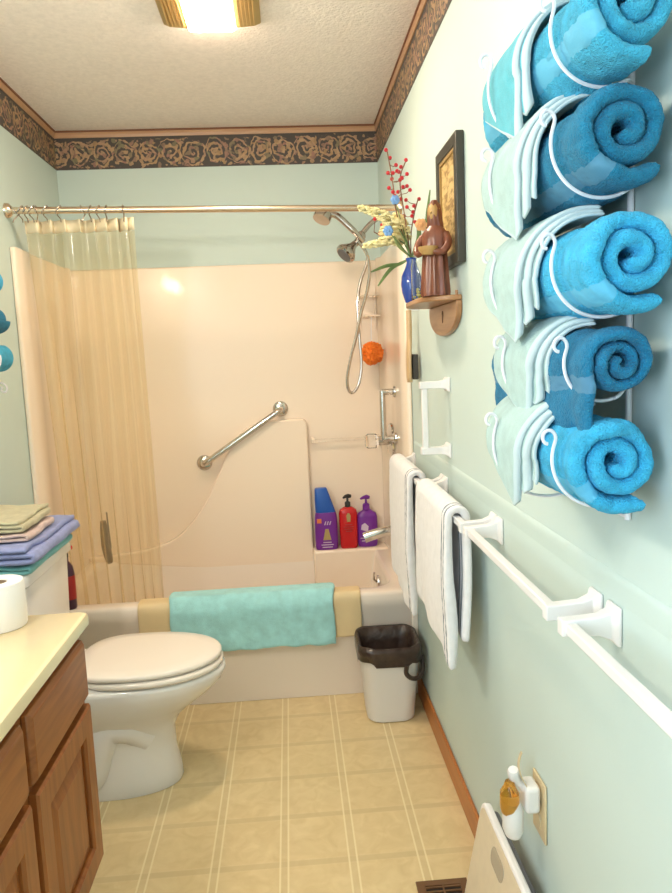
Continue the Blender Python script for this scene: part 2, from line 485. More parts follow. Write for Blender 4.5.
for nm, pl, mm in (('trim_8', cp, 'crown'), ('trim_9', cd, 'crown_dark')):
    g = G().prism([(XL+d, z) for d, z in pl], 'y', YB, D-.015); struct(nm, g, M[mm], smooth=False)
# soft painted ridge along the wall over the towel bars
g = G().prism([(XR-.0003, 1.00), (XR-.0025, 1.022), (XR-.0035, 1.032), (XR-.0025, 1.040), (XR-.0003, 1.043)], 'y', YB, 2.74)
struct('trim_10', g, M['wall'])

# ------------------------------------------------------------------ tub and surround
M['acrylic_lit'] = mat('daylit_acrylic_tub', (.90, .80, .70), .2, coat=.2)  # same acrylic as the walls, with daylight on the apron painted in
tub = thing('bathtub', 'cream one-piece bathtub with moulded shower walls at the far end of the room', 'bathtub', ((XL+XR)/2, 3.16, 0))
x0, x1, y0, y1 = XL+.004, XR-.004, YT, D-.004
g = G()
def rr(dx0, dx1, dy0, dy1, r, z): return rrect(x0+dx0, x1-dx1, y0+dy0, y1-dy1, r, z, 6)
g.loops([rr(0,0,.012,0,.004,.001), rr(0,0,.012,0,.004,.34), rr(0,0,.0,0,.006,.365), rr(0,0,0,0,.008,.414), rr(.004,.004,.006,.004,.012,.425), rr(.01,.01,.014,.01,.02,.428),
         rr(.06,.075,.07,.05,.10,.428), rr(.068,.083,.078,.055,.10,.424), rr(.075,.09,.086,.06,.10,.40), rr(.10,.12,.10,.08,.10,.12), rr(.14,.16,.14,.16,.10,.07), rr(.2,.2,.2,.2,.08,.06)])
basin = g.obj('basin', M['acrylic_lit'], tub, autos=50)
# back wall panel, raised sculpted block, bottle ledge
g = G().box(x0+.001, x1-.001, D-.022, D-.001, .405, 1.83)
g.obj('back_panel', M['acrylic'], tub, bevel=.008)
curve = catmull([(-.94, 0, .455), (-.80, 0, .468), (-.68, 0, .49), (-.57, 0, .54), (-.46, 0, .66), (-.38, 0, .80), (-.30, 0, .96), (-.22, 0, 1.045), (-.13, 0, 1.076), (.0, 0, 1.083)], 5)
poly = [(x0+.006, .43), (x0+.006, .452)] + [(p.x, p.z) for p in curve] + [(.060, 1.083), (.074, 1.072), (.077, 1.055), (.080, .60), (.083, .30)]
g = G().prism(poly, 'y', D-.066, D-.02)
g.obj('sculpted_back_rest', M['acrylic'], tub, bevel=.014, seg=4)
g = G().box(.080, x1-.02, D-.13, D-.02, .22, .437)
g.obj('bottle_ledge', M['acrylic'], tub, bevel=.012, seg=3)
for side, xa, s in (('r', XR-.001, -1), ('l', XL+.001, 1)):
    g = G()
    ds = .10 if side == 'l' else 0
    poly = [(xa, YT-.03+ds), (xa+s*.016, YT-.03+ds), (xa+s*.024, YT-.015+ds), (xa+s*.024, YT+.15+ds*.7), (xa+s*.013, YT+.185+ds*.7), (xa+s*.011, D-.06), (xa+s*.03, D-.022), (xa, D-.022)]
    g.prism(poly, 'z', .405, 1.84)
    g.obj('side_panel', M['acrylic'], tub, bevel=.006, seg=3)
    g = G().box(min(xa, xa+s*.026), max(xa, xa+s*.026), YT-.03, YT-.002, .001, .428)
    g.obj('front_flange', M['acrylic_lit'], tub, bevel=.006, seg=3)
g = G().lathe([(.0, 0), (.032, 0), (.03, .008), (.0, .01)], (x1-.101, 3.2, .335), (-1, 0, 0), 20)
op = g.obj('overflow_plate', M['chrome'], tub)
g = G().tube([(x1-.110, 3.2, .335), (x1-.123, 3.2, .35), (x1-.120, 3.2, .38)], .005, 8)
sub('lever', g, M['chrome'], op)

# grab bar on back wall
YW = D-.0222
gb = thing('grab_bar', 'slanted chrome grab bar on the back wall of the tub surround', 'grab bar', (-.24, YW, .88))
A, B = Vector((-.432, YW, .887)), Vector((-.047, YW, 1.134))
YO = YW-.052
d = (B-A).normalized()
pts = catmull([A+Vector((0,-.004,0)), A+Vector((0,-.045,0)), A+Vector((0,-.066,0))+d*.018, A+Vector((0,-.068,0))+d*.05], 6) + [B+Vector((0,-.068,0))-d*.05] + catmull([B+Vector((0,-.068,0))-d*.05, B+Vector((0,-.066,0))-d*.018, B+Vector((0,-.045,0)), B+Vector((0,-.004,0))], 6)[1:]
G().tube(pts, .0145, 14).obj('bar', M['chrome'], gb)
for p in (A, B):
    G().lathe([(0, .0), (.038, .0), (.037, .006), (.03, .012), (.0, .013)], p, (0, -1, 0), 24).obj('flange', M['chrome'], gb)

# clear towel rod across the niche
gr = thing('niche_rail', 'thin clear acrylic rod across the niche above the shampoo bottles', 'rail', (.28, D-.05, .955))
G().tube([(.093, D-.055, .972), (x1-.03, D-.055, .972)], .007, 10).obj('rod', M['clear'], gr)
for x in (.103, x1-.038):
    G().box(x-.008, x+.008, D-.065, D-.0223, .96, .984).obj('end_post', M['acrylic'], gr, bevel=.003)

# ------------------------------------------------------------------ bottles on the ledge
LZ = .4375
def bottle_body(cx, cy, w, dpt, h, prof, z0=LZ, n=28, ex=.62):
    rings = []
    for f, s in prof:
        r = []
        for k in range(n):
            t = 2*PI*k/n; c, s_ = cos(t), sin(t)
            r.append((cx + w/2*s*math.copysign(abs(c)**ex, c), cy + dpt/2*min(1, s*1.05)*math.copysign(abs(s_)**ex, s_), z0 + h*f))
        rings.append(r)
    return rings
def label_patch(g, cx, cy, z0, w, h, mi=0, tilt=0):
    g.prism([(cx-w/2, z0), (cx+w/2, z0), (cx+w/2+tilt, z0+h), (cx-w/2+tilt, z0+h)], 'y', cy, cy+.002, mi)
# purple bottle with slanted blue cap
b1 = thing('shampoo_bottle', 'purple shampoo bottle with a tall blue cap at the niche edge', 'bottle', (.135, 3.46, LZ), 'shampoo bottles on the tub ledge')
G().loops(bottle_body(.148, 3.46, .112, .055, .185, [(0,.90),(.02,.97),(.1,1),(.5,1.0),(.85,.97),(.95,.93),(1,.88)])).obj('body', M['purple'], b1)
rings = []
for f, xa, xb, dd in ((0, -.047, .050, .046), (.04, -.050, .048, .048), (.5, -.051, .030, .044), (.95, -.049, .012, .036), (1, -.045, .008, .03)):
    r = []
    for k in range(24):
        t = 2*PI*k/24; c, s_ = cos(t), sin(t)
        r.append((.148+(xa+xb)/2+(xb-xa)/2*math.copysign(abs(c)**.6, c), 3.46+dd/2*math.copysign(abs(s_)**.6, s_), LZ+.184+.122*f))
    rings.append(r)
G().loops(rings).obj('cap', M['blue'], b1)
g = G(); yf = 3.4305
label_patch(g, .114, yf, LZ+.135, .022, .022, 0)
g.prism([(.130, LZ+.05), (.170, LZ+.05), (.164, LZ+.075), (.158, LZ+.105), (.142, LZ+.105), (.136, LZ+.075)], 'y', yf, yf+.002, 1)
for i, w in enumerate((.05, .06, .04)): label_patch(g, .150, yf, LZ+.012+.012*i, w, .004, 2)
for i in range(3): label_patch(g, .140+.012*i, yf, LZ+.125, .005, .018, 2, .006)
g.obj('label', [M['orange_ink'], M['gold'], M['pale_ink']], b1, smooth=False)
# red pump bottle
b2 = thing('shampoo_bottle', 'red pump bottle with black pump between two purple bottles', 'bottle', (.258, 3.46, LZ), 'shampoo bottles on the tub ledge')
G().loops(bottle_body(.258, 3.46, .090, .055, .205, [(0,.84),(.02,.92),(.1,.96),(.5,1.0),(.85,1.0),(.93,.9),(.975,.6),(1,.4)])).obj('body', M['red'], b2)
p = G().lathe([(0,0),(.014,0),(.014,.022),(.011,.026),(.006,.028),(.005,.05),(.0,.05)], (.258, 3.46, LZ+.204), n=16).obj('pump', M['black'], b2)
g = G().tube([(.236, 3.445, LZ+.252), (.248, 3.452, LZ+.258), (.262, 3.46, LZ+.258), (.276, 3.462, LZ+.256)], [.005, .008, .011, .008], 10); sub('nozzle', g, M['black'], p)
g = G(); yf = 3.4305
g.prism([(.250, LZ+.135), (.266, LZ+.135), (.268, LZ+.165), (.262, LZ+.178), (.254, LZ+.178), (.248, LZ+.165)], 'y', yf, yf+.002, 0)
for i, w in enumerate((.03, .045, .05, .035)): label_patch(g, .258, yf, LZ+.085+.011*i, w, .004, 1)
g.obj('label', [M['gold'], M['redlab']], b2, smooth=False)
# purple pump bottle
b3 = thing('shampoo_bottle', 'purple pump bottle behind the tub spout in the surround corner', 'bottle', (.355, 3.47, LZ), 'shampoo bottles on the tub ledge')
G().loops(bottle_body(.352, 3.47, .105, .055, .185, [(0,.78),(.02,.88),(.1,.94),(.4,1.0),(.8,.98),(.9,.85),(.96,.5),(1,.33)])).obj('body', M['purple'], b3)
p = G().lathe([(0,0),(.018,0),(.017,.026),(.012,.03),(.006,.032),(.005,.058),(.0,.058)], (.350, 3.47, LZ+.184), n=16).obj('pump', M['purple'], b3)
g = G().tube([(.322, 3.452, LZ+.242), (.338, 3.462, LZ+.246), (.354, 3.47, LZ+.246), (.368, 3.472, LZ+.243)], [.005, .008, .012, .008], 10); sub('nozzle', g, M['purple'], p)
g = G(); yf = 3.4405
g.prism([(.318, LZ+.09), (.352, LZ+.078), (.356, LZ+.105), (.338, LZ+.122), (.322, LZ+.112)], 'y', yf, yf+.002, 0)
for i, w in enumerate((.05, .06, .04)): label_patch(g, .345, yf, LZ+.03+.014*i, w, .004, 0)
g.obj('label', [M['pale_ink']], b3, smooth=False)

# ------------------------------------------------------------------ tub spout, valve, vertical bar
XS = x1-.0105
sp = thing('tub_spout', 'chrome tub spout on the shower wall in front of the purple pump bottle', 'faucet', (.43, 3.2, .54))
G().lathe([(0,0),(.034,0),(.033,.01),(.026,.014),(0,.014)], (XS, 3.2, .575), (-1,0,0), 20).obj('escutcheon', M['chrome'], sp)
G().tube(catmull([(XS-.012, 3.2, .575), (XS-.06, 3.2, .572), (XS-.11, 3.2, .560), (XS-.150, 3.2, .548)], 6), .0245, 16).obj('body', M['chrome'], sp)
va = thing('shower_valve', 'chrome shower valve with round plate and clear acrylic knob', 'faucet', (.42, 3.2, .94))
G().lathe([(0,0),(.080,0),(.078,.008),(.05,.018),(0,.02)], (XS, 3.26, .985), (-1,0,0), 32).obj('plate', M['chrome'], va)
G().lathe([(0,0),(.022,0),(.021,.045),(0,.046)], (XS-.018, 3.26, .985), (-1,0,0), 20).obj('stem_cover', M['chrome'], va)
G().lathe([(0,0),(.024,.002),(.034,.012),(.034,.05),(.026,.06),(0,.062)], (XS-.062, 3.26, .985), (-1,0,0), 12).obj('knob', M['clear'], va, autos=20)
vb = thing('grab_bar', 'short vertical chrome bar on the shower wall above the clear knob', 'grab bar', (.45, 3.10, .97))
xv = XS-.055
G().tube(catmull([(xv, 3.12, 1.005), (xv, 3.12, 1.06), (xv, 3.12, 1.14), (xv, 3.12, 1.22)], 4), .013, 12).obj('bar', M['chrome'], vb)
for z in (1.215, 1.01):
    G().lathe([(0,0),(.026,0),(.024,.008),(.014,.012),(.013,.058),(0,.06)], (XS+.0005, 3.12, z), (-1,0,0), 18).obj('mount', M['chrome'], vb)

# ------------------------------------------------------------------ shower head
YS = 3.2
sh = thing('shower_fixture', 'brushed metal double shower head with a looping hose on the tub wall', 'shower head', (.40, YS, 1.8))
G().tube(catmull([(XS, YS, 1.965), (.43, YS, 1.968), (.39, YS, 1.945), (.352, YS, 1.905)], 6), .011, 12).obj('arm', M['nickel'], sh)
G().lathe([(0,0),(.03,0),(.026,.008),(.012,.012),(0,.012)], (XS, YS, 1.965), (-1,0,0), 20).obj('wall_flange', M['nickel'], sh)
G().ball((.345, YS, 1.893), .021, n=14).tube([(.345, YS, 1.893), (.332, YS, 1.872), (.318, YS, 1.858)], [.02, .017, .014], 12).obj('diverter', M['nickel'], sh)
dn = Vector((-.62, -.25, -.62)).normalized()
c0 = Vector((.318, YS, 1.862))
fh = G().lathe([(0,0),(.014,0),(.018,.02),(.036,.045),(.046,.06),(.046,.072),(.04,.078),(0,.078)], c0, dn, 24).obj('fixed_head', M['nickel'], sh)
g = G().lathe([(0,0),(.036,0),(.034,.003),(0,.004)], c0+dn*.0775, dn, 20); sub('spray_face', g, M['grey'], fh)
hh = G().tube(catmull([(.352, YS-.02, 1.865), (.325, YS-.03, 1.895), (.28, YS-.03, 1.94), (.24, YS-.03, 1.975), (.20, YS-.03, 1.985)], 6), [.012]*8+[.014]*17, 12).obj('hand_wand', M['nickel'], sh)
dw = Vector((-.35, -.3, -.75)).normalized()
g = G().lathe([(0,-.02),(.022,-.016),(.036,.0),(.040,.02),(.038,.032),(0,.036)], (.185, YS-.032, 1.985), dw, 24); sub('wand_head', g, M['nickel'], hh)
import_px = [(358.5,241.8),(366.9,254.3),(369.6,272.2),(366.9,292),(361.5,311.7),(356,336.8),(349.9,361.9),(347.2,379.8),(349,390.5),(353.4,392.3),(358.8,383.4),(361.5,365.4),(359.7,340.4),(357.9,317),(357.9,297.3),(360.6,281.2),(366,266),(368,256)]
# hose path in metres in the plane of the wand (traced as a shape on the shower wall, then given depth)
H0 = 1.382
cy_, sy_ = cos(.0615), sin(.0615); cp_, sp_ = cos(.126), sin(.126)
FW = Vector((sy_*cp_, cy_*cp_, -sp_)); RT = Vector((cy_, -sy_, 0)); UP = RT.cross(FW)
cr, sr = cos(-.0421), sin(-.0421)
R2 = RT*cr + UP*sr; U2 = UP*cr - RT*sr; F = 718.555
hose = []
for i, (px, py) in enumerate(import_px):
    dr = FW*F + R2*(px-336) + U2*(446.5-py); yy = YS-.03 + .035*i/(len(import_px)-1)
    t = yy/dr.y; hose.append(Vector((dr.x*t, yy, H0+dr.z*t)))
G().tube(catmull(hose, 6), .0068, 8).obj('hose', M['nickel'], sh)

# corner caddy and pouf
ca = thing('corner_caddy', 'small two-tier white wire caddy in the back corner of the shower', 'shelf', (.41, D-.12, 1.5))
for z in (1.655, 1.56):
    pts = [(.355, D-.03, z), (.355, D-.075, z), (.375, D-.15, z), (x1-.03, D-.15, z), (x1-.03, D-.03, z)]
    g = G().tube(pts, .004, 6, closed=True)
    for k in range(1, 5): g.tube([(.355+.022*k, D-.032, z), (.355+.022*k, D-.148 if k > 1 else D-.13, z)], .002, 5)
    g.obj('wire_shelf', M['acrylic'], ca)
for x in (.36, x1-.035): G().tube([(x, D-.03, 1.50), (x, D-.03, 1.70)], .0035, 6).obj('upright', M['acrylic'], ca)
g = G()
pc = Vector((.399, D-.145, 1.384))
random.seed(3)
for k in range(46):
    a = Vector((random.gauss(0,1), random.gauss(0,1), random.gauss(0,1))).normalized()
    u = a.orthogonal().normalized(); w = a.cross(u); c = pc + a*.024
    rr_ = .024+.012*random.random()
    pts = [c + a*.016*sin(5*2*PI*i/20+k) + (u*cos(2*PI*i/20)+w*sin(2*PI*i/20))*rr_ for i in range(20)]
    g.tube(pts, .0085, 5, closed=True)
pf = thing('bath_pouf', 'orange mesh bath pouf hanging in the back corner of the shower', 'bath pouf', (pc.x, pc.y, 1.33))
g.obj('mesh_ball', M['pouf'], pf)
G().tube([pc+Vector((0,0,.03)), pc+Vector((-.002,0,.09)), pc+Vector((.002,0,.168))], .0022, 5).obj('cord', M['wire'], pf)

# ------------------------------------------------------------------ shower rod, rings, curtain
RL, RR = Vector((XL+.0005, 2.86, 1.972)), Vector((XR-.0005, 2.885, 1.945))
rod = thing('shower_rod', 'champagne metal shower curtain rod spanning the tub', 'rod', (RL.x, 2.87, 1.95))
G().tube([RL+Vector((.004,0,0)), RR-Vector((.004,0,0))], .0125, 14).obj('pole', M['rodm'], rod)
for p, s in ((RL, 1), (RR, -1)):
    G().lathe([(0,0),(.028,0),(.026,.012),(.016,.022),(0,.022)], p, (s,0,0), 20).obj('end_cup', M['rodm'], rod)
def rod_at(x):
    t = (x-RL.x)/(RR.x-RL.x); return RL.lerp(RR, t)
NH = 12
hook_x = [-.995, -.975, -.955, -.935, -.915, -.885, -.835, -.745, -.72, -.69, -.66, -.595]
for i, x in enumerate(hook_x):
    c = rod_at(x); tl = (random.random()-.5)*.012
    pts = [c + Vector((tl*cos(a)*2, .0165*sin(a), .0165*cos(a))) for a in lin(-2.6, 2.6, 12)]
    pts += [c + Vector((tl, .004, -.032)), c + Vector((tl*1.5, -.003, -.044))]
    single('curtain_ring', G().tube(pts, .0022, 6), M['nickel'], 'thin metal curtain ring on the shower rod above the clear curtain', 'curtain ring', 'curtain rings on the shower rod')
cu_ = thing('shower_curtain', 'clear yellowed vinyl shower curtain pushed to the far end of its rod', 'curtain', (-.8, 2.9, .25))
def cur(u, v):
    # u across, v from bottom 0 to top 1
    z = .345 + (1.938-.345)*v
    s = 1-v
    k = u**.9
    xt = -.975 + .41*k
    xb = -.945 + .385*k
    x = xt*v + xb*s
    amp = (.016 + .012*s)*(.7+.6*sin(u*9)**2)
    ph = u*2*PI*8.5 + 1.2*sin(u*7)
    y = 2.893 + amp*sin(ph + .9*sin(3*v+u*4)) + .006*sin(ph*.37+4*v) + .062*s
    x += .010*cos(ph*1.0+1.3*v)
    return Vector((x, y, z))
def film(us, vs, name, m):
    g = G(); g.v = [cur(u, v) for u in us for v in vs]; n = len(vs)
    g.f = [(i*n+j, i*n+j+1, (i+1)*n+j+1, (i+1)*n+j) for i in range(len(us)-1) for j in range(n-1)]; g.m = [0]*len(g.f)
    return g.obj(name, m, cu_, autos=180)
film(lin(0, 1, 170), lin(0, .970, 40), 'vinyl_panel', M['vinyl'])
sheet(cur, lin(0, 1, 170), lin(.9705, 1, 3), lambda u, v: .0018).obj('top_hem', M['band'], cu_, autos=180)
# dark brush hanging behind the curtain
bb = thing('hanging_brush', 'small dark brown brush hanging behind the clear curtain', 'brush', (-.83, 3.2, .5))
yb = 3.2
g = G()
def P_(px, py, y):
    dr = FW*F + R2*(px-336) + U2*(446.5-py); t = y/dr.y; return Vector((dr.x*t, y, H0+dr.z*t))
pts = catmull([P_(103,521,yb), P_(104.5,533,yb), P_(106,546,yb), P_(108.5,557,yb), P_(110,563.5,yb)], 5)
n_ = len(pts)
g.tube(pts, [.010+.010*math.sqrt(sin(PI*min(1, max(.03, i/(n_-1))))) for i in range(n_)], 10)
g.obj('handle', M['dbrown'], bb)
g = G().tube(catmull([P_(106.5,512,yb), P_(108,525,yb), P_(110,540,yb), P_(111,548,yb)], 4), .004, 6)
g.obj('cord', M['dbrown'], bb)

# ------------------------------------------------------------------ mats on the tub rim
def drape(xa, xb, off, zf, zb, th, wav, seed, nx=70, ny=60, lift=0):
    zt = .430+off+th/2
    prof = [Vector((0, YT-off-th/2-.001, zf)), Vector((0, YT-off-th/2-.001, .33)), Vector((0, YT-off-th/2-.001, .405)), Vector((0, YT+.004, zt-.004)), Vector((0, YT+.02, zt)), Vector((0, YT+.05, zt)), Vector((0, YT+.072+off, zt-.004)), Vector((0, YT+.088+off, .40)), Vector((0, YT+.096+off, zb))]
    pr = resample(catmull(prof, 6), 90); F_ = along(pr)
    def fn(u, v):
        p = F_(u).copy(); p.x = xa + (xb-xa)*v
        k = max(0, 1-u*3)
        w = nz((v*6, u*5, seed), 1.2)
        p.y -= abs(w)*wav*k; p.z += wav*1.2*nz((v*7, seed, 3), 1)*k
        p.x += (.012*nz((u*4, v*2, seed), 1))*(1 if wav > .004 else .2)
        q = nz((p.x*60, u*60, seed), 1)*.0012*(1 if wav > .004 else 0)
        p.y -= q; p.z += q
        return p
    return sheet(fn, edgelin(ny, .02), edgelin(nx, .02), lambda u, v: th*min(rnd_edge(u, .02), rnd_edge(v, .02)))
single('rubber_bath_mat', drape(-.64, .245, .0035, .255, .34, .005, .001, 1), M['matt'], 'tan bath mat hung over the tub rim under the aqua towel', 'bath mat', autos=180)
single('bath_towel', drape(-.515, .137, .0145, .235, .33, .012, .012, 5, 110, 70), M['aqua'], 'aqua terry bath towel draped over the tan mat on the tub rim', 'towel', autos=180)

# ------------------------------------------------------------------ toilet
tl = thing('toilet', 'white toilet with closed bone-coloured lid facing the towel wall', 'toilet', (-.62, 2.3, 0))
CY = 2.3
def egg(xf, xb, ry, z, n=40, e=.95, cxf=.42):
    cx = xb + (xf-xb)*cxf; out = []
    for k in range(n):
        t = 2*PI*k/n; c, s_ = cos(t), sin(t)
        a = (xf-cx) if c > 0 else (cx-xb)
        ee = e if c > 0 else .62
        out.append((cx - .010 + a*math.copysign(abs(c)**ee, c), CY + ry*math.copysign(abs(s_)**(.95 if c > 0 else .75), s_), z))
    return out
G().loops([egg(-.412,-.80,.118,.001), egg(-.408,-.80,.121,.012), egg(-.412,-.80,.119,.05), egg(-.425,-.80,.112,.12), egg(-.425,-.80,.112,.19), egg(-.40,-.80,.125,.235),
           egg(-.35,-.80,.15,.275), egg(-.295,-.80,.172,.315), egg(-.258,-.80,.184,.35), egg(-.246,-.80,.188,.375), egg(-.248,-.80,.187,.388), egg(-.26,-.79,.178,.393)]).obj('bowl', M['white_porc'], tl, autos=60)
def slab(name, xf, xb, ry, z0, z1, m, dome=0, rad=.008):
    rings = [egg(xf-rad, xb+rad, ry-rad, z0), egg(xf-rad*.3, xb+rad*.3, ry-rad*.3, z0+rad*.4), egg(xf, xb, ry, z0+rad), egg(xf, xb, ry, z1-rad), egg(xf-rad*.3, xb+rad*.3, ry-rad*.3, z1-rad*.4), egg(xf-rad, xb+rad, ry-rad, z1)]
    if dome:
        for k in (.75, .5, .25): 
            c = (xf+xb)/2; rings.append(egg(c+(xf-c)*k, c+(xb-c)*k, ry*k, z1+dome*(1-k*k)))
    return G().loops(rings).obj(name, m, tl, autos=60)
slab('seat', -.252, -.70, .188, .3955, .417, M['seat'])
slab('lid', -.256, -.72, .184, .4195, .440, M['seat'], .006)
for y in (CY-.075, CY+.075): G().lathe([(0,0),(.016,0),(.016,.03),(.012,.036),(0,.037)], (-.735, y, .394), n=14).obj('hinge_cap', M['seat'], tl)
g = G().tube(catmull([(-.52, CY-.05, .17), (-.57, CY-.075, .22), (-.63, CY-.085, .225), (-.665, CY-.085, .16), (-.69, CY-.085, .09), (-.73, CY-.08, .05)], 6), [.045+.02*i/30 for i in range(31)], 16)
g.obj('trapway', M['white_porc'], tl)
g = G().loops([rrect(-1.005,-.815,CY-.20,CY+.20,.03,.40), rrect(-1.008,-.808,CY-.21,CY+.21,.035,.43), rrect(-1.010,-.800,CY-.222,CY+.222,.035,.735), rrect(-1.008,-.803,CY-.22,CY+.22,.035,.741)])
g.obj('tank', M['white_porc'], tl)
g = G().loops([rrect(-1.013,-.795,CY-.228,CY+.228,.03,.742), rrect(-1.016,-.788,CY-.234,CY+.234,.035,.749), rrect(-1.016,-.788,CY-.234,CY+.234,.035,.770), rrect(-1.012,-.793,CY-.230,CY+.230,.035,.779), rrect(-1.0,-.81,CY-.215,CY+.215,.03,.782)])
g.obj('tank_lid', M['white_porc'], tl)

# folded towels on the tank
def folded(name, xa, xb, ya, yb, z0, layers, th, m, label, cat, seed, slump=.01, mats=None, grp=None):
    """accordion of layers folded along the front edge"""
    seg = []
    for l in range(layers):
        z = z0 + th*(l+.5)
        a, b = (xa, xb) if l % 2 == 0 else (xb, xa)
        seg += [Vector((a+(.004 if a == xa else -.004)*0, 0, z)), Vector(((a+b)/2, 0, z)), Vector((b, 0, z))]
        if l < layers-1:
            bulge = .45*th if b > a else -.45*th
            seg.append(Vector((b+bulge, 0, z+th*.5)))
    pr_ = resample(catmull(seg, 5), 34*layers); F_ = along(pr_)
    def fn(u, v):
        p = F_(u).copy(); p.y = ya+(yb-ya)*v
        rel = (p.z-z0)/(th*layers)
        p.x += .010*nz((v*3, p.z*40, seed), 1); p.z += rel*.010*nz((p.x*14, v*4, seed+3), 1) + abs(nz((p.x*90, p.y*90, seed), 1))*.0012*rel
        p.y += .012*nz((p.x*10, p.z*60, seed+9), 1)*(1 if v > .9 or v < .1 else 0)
        return p
    return single(name, sheet(fn, lin(0, 1, 34*layers), edgelin(36, .03), lambda u, v: th*.93*rnd_edge(v, .03)), m, label, cat, grp, autos=180)
folded('folded_towel', -.99, -.79, 2.09, 2.505, .7828, 2, .014, M['teal2'], 'teal towel folded flat under the lavender towel on the toilet tank', 'towel', 2)
# lavender towel: rolled over along its near end
folded('folded_towel', -1.005, -.775, 2.07, 2.53, .8165, 3, .018, M['lav'], 'thick lavender blue towel folded on top of the teal one on the toilet tank', 'towel', 4)
folded('folded_washcloth', -.985, -.80, 2.12, 2.38, .875, 2, .011, M['pink_cloth'], 'dusty pink washcloth folded on the lavender towel', 'washcloth', 6)
folded('folded_washcloth', -.985, -.815, 2.13, 2.40, .901, 3, .012, M['tan_cloth'], 'sage tan washcloth folded on top of the pink one, topmost of the stack', 'washcloth', 8)

# spray bottle on the tub rim behind the tank
sb = thing('spray_bottle', 'dark spray bottle with a red label and trigger behind the toilet tank', 'bottle', (-.925, 2.822, .429))
c = (-.915, 2.822)
def ell(cx, cy, rx, ry, z, n=20): return [(cx+rx*cos(2*PI*k/n), cy+ry*sin(2*PI*k/n), z) for k in range(n)]
BZ0 = .4295
G().loops([ell(*c,.028,.024,BZ0), ell(*c,.032,.027,BZ0+.005), ell(*c,.032,.027,BZ0+.14), ell(*c,.027,.023,BZ0+.172), ell(*c,.013,.013,BZ0+.192), ell(*c,.012,.012,BZ0+.21)]).obj('body', M['darkred'], sb)
g = G().loops([ell(*c,.0326,.0276,BZ0+.04), ell(*c,.0326,.0276,BZ0+.135)]); g.obj('label', M['redlab'], sb)
p = G().lathe([(0,0),(.014,0),(.014,.016),(.007,.018),(.007,.035),(0,.035)], (*c, BZ0+.208), n=14).obj('collar', M['black'], sb)
g = G().box(c[0]-.024, c[0]+.032, c[1]-.009, c[1]+.009, BZ0+.238, BZ0+.254); sub('trigger_head', g, M['red'], p, bevel=.005)

# ------------------------------------------------------------------ vanity
FX = -.53
va_ = thing('vanity_cabinet', 'oak bathroom vanity cabinet with raised-panel doors under the cream counter', 'cabinet', (-.78, 1.1, 0))
VY0, VY1 = .28, 1.682
g = G().box(XL+.003, FX-.02, VY0, VY1, .17, .765).box(XL+.003, FX-.09, VY0+.002, VY1-.002, .001, .17)
g.obj('carcass', M['oakdark'], va_, smooth=False)
g = G()
cols = [(1.30, 1.665), (.905, 1.27), (.51, .875)]
ys = [VY1, 1.645, 1.31, 1.255, .925, .865, .53, .48]
g.box(FX-.0198, FX, VY0, VY1, .735, .765).box(FX-.0198, FX, VY0, VY1, .17, .215).box(FX-.0198, FX, VY0, VY1, .575, .612)
for a, b in ((1.64, VY1), (1.255, 1.32), (.86, .925), (.465, .53), (VY0, .32)): g.box(FX-.0196, FX+.0002, a, b, .1702, .7648)
g.obj('face_frame', M['oak'], va_, smooth=False)
def door(ya, yb, z0, z1):
    X0, X1 = FX+.0008, FX+.020
    w = .062; g = G()
    def R0(i, x): return [(x, ya+i, z0+i), (x, yb-i, z0+i), (x, yb-i, z1-i), (x, ya+i, z1-i)]
    g.loops([R0(0, X0), R0(0, X1-.005), R0(.005, X1), R0(w-.006, X1), R0(w, X1-.006), R0(w, X0)], closed=True)
    d = g.obj('door', M['oak'], va_, smooth=False)
    g = G(); a, b, c_, e = ya+w-.004, yb-w+.004, z0+w-.004, z1-w+.004
    def R4(i, x): return [(x, a+i, c_+i), (x, b-i, c_+i), (x, b-i, e-i), (x, a+i, e-i)]
    g.loops([R4(0, X0), R4(0, X0+.006), R4(.012, X0+.008), R4(.04, X1-.003), R4(.045, X1-.003)])
    sub('raised_panel', g, M['oak'], d, smooth=False)
def drawer(ya, yb, z0, z1):
    X0, X1 = FX+.0008, FX+.020
    def R4(i, x): return [(x, ya+i, z0+i), (x, yb-i, z0+i), (x, yb-i, z1-i), (x, ya+i, z1-i)]
    G().loops([R4(0, X0), R4(0, X1-.009), R4(.010, X1), R4(.02, X1)]).obj('drawer', M['oakh'], va_, bevel=.002)
for ya, yb in cols:
    drawer(ya, yb, .600, .742); door(ya, yb, .19, .583)
g = G().loops([rrect(XL+.003, -.512, VY0-.02, 1.69, .006, .7655), rrect(XL+.003, -.506, VY0-.02, 1.695, .008, .770), rrect(XL+.003, -.505, VY0-.02, 1.696, .010, .79), rrect(XL+.003, -.507, VY0-.02, 1.694, .012, .797), rrect(XL+.003, -.512, VY0-.02, 1.69, .014, .80)])
single('countertop', g, M['counter'], 'cream cultured marble countertop on the oak vanity', 'countertop')

# toilet paper on the counter
tp = thing('toilet_paper_roll', 'white toilet paper roll standing on the counter end', 'toilet paper', (-.685, 1.63, .8005))
g = G(); c = (-.685, 1.63)
g.loops([ell(*c,.056,.056,.8007,36), ell(*c,.058,.058,.805,36), ell(*c,.058,.058,.900,36), ell(*c,.056,.056,.9045,36), ell(*c,.024,.024,.9045,36), ell(*c,.022,.022,.902,36), ell(*c,.022,.022,.806,36)], cap0=True, cap1=True)
g.obj('paper', M['paper'], tp)
g = G().loops([ell(*c,.0218,.0218,.8065,24), ell(*c,.0218,.0218,.902,24), ell(*c,.0205,.0205,.902,24), ell(*c,.0205,.0205,.8065,24)], closed=True)
g.obj('cardboard_core', M['card'], tp)

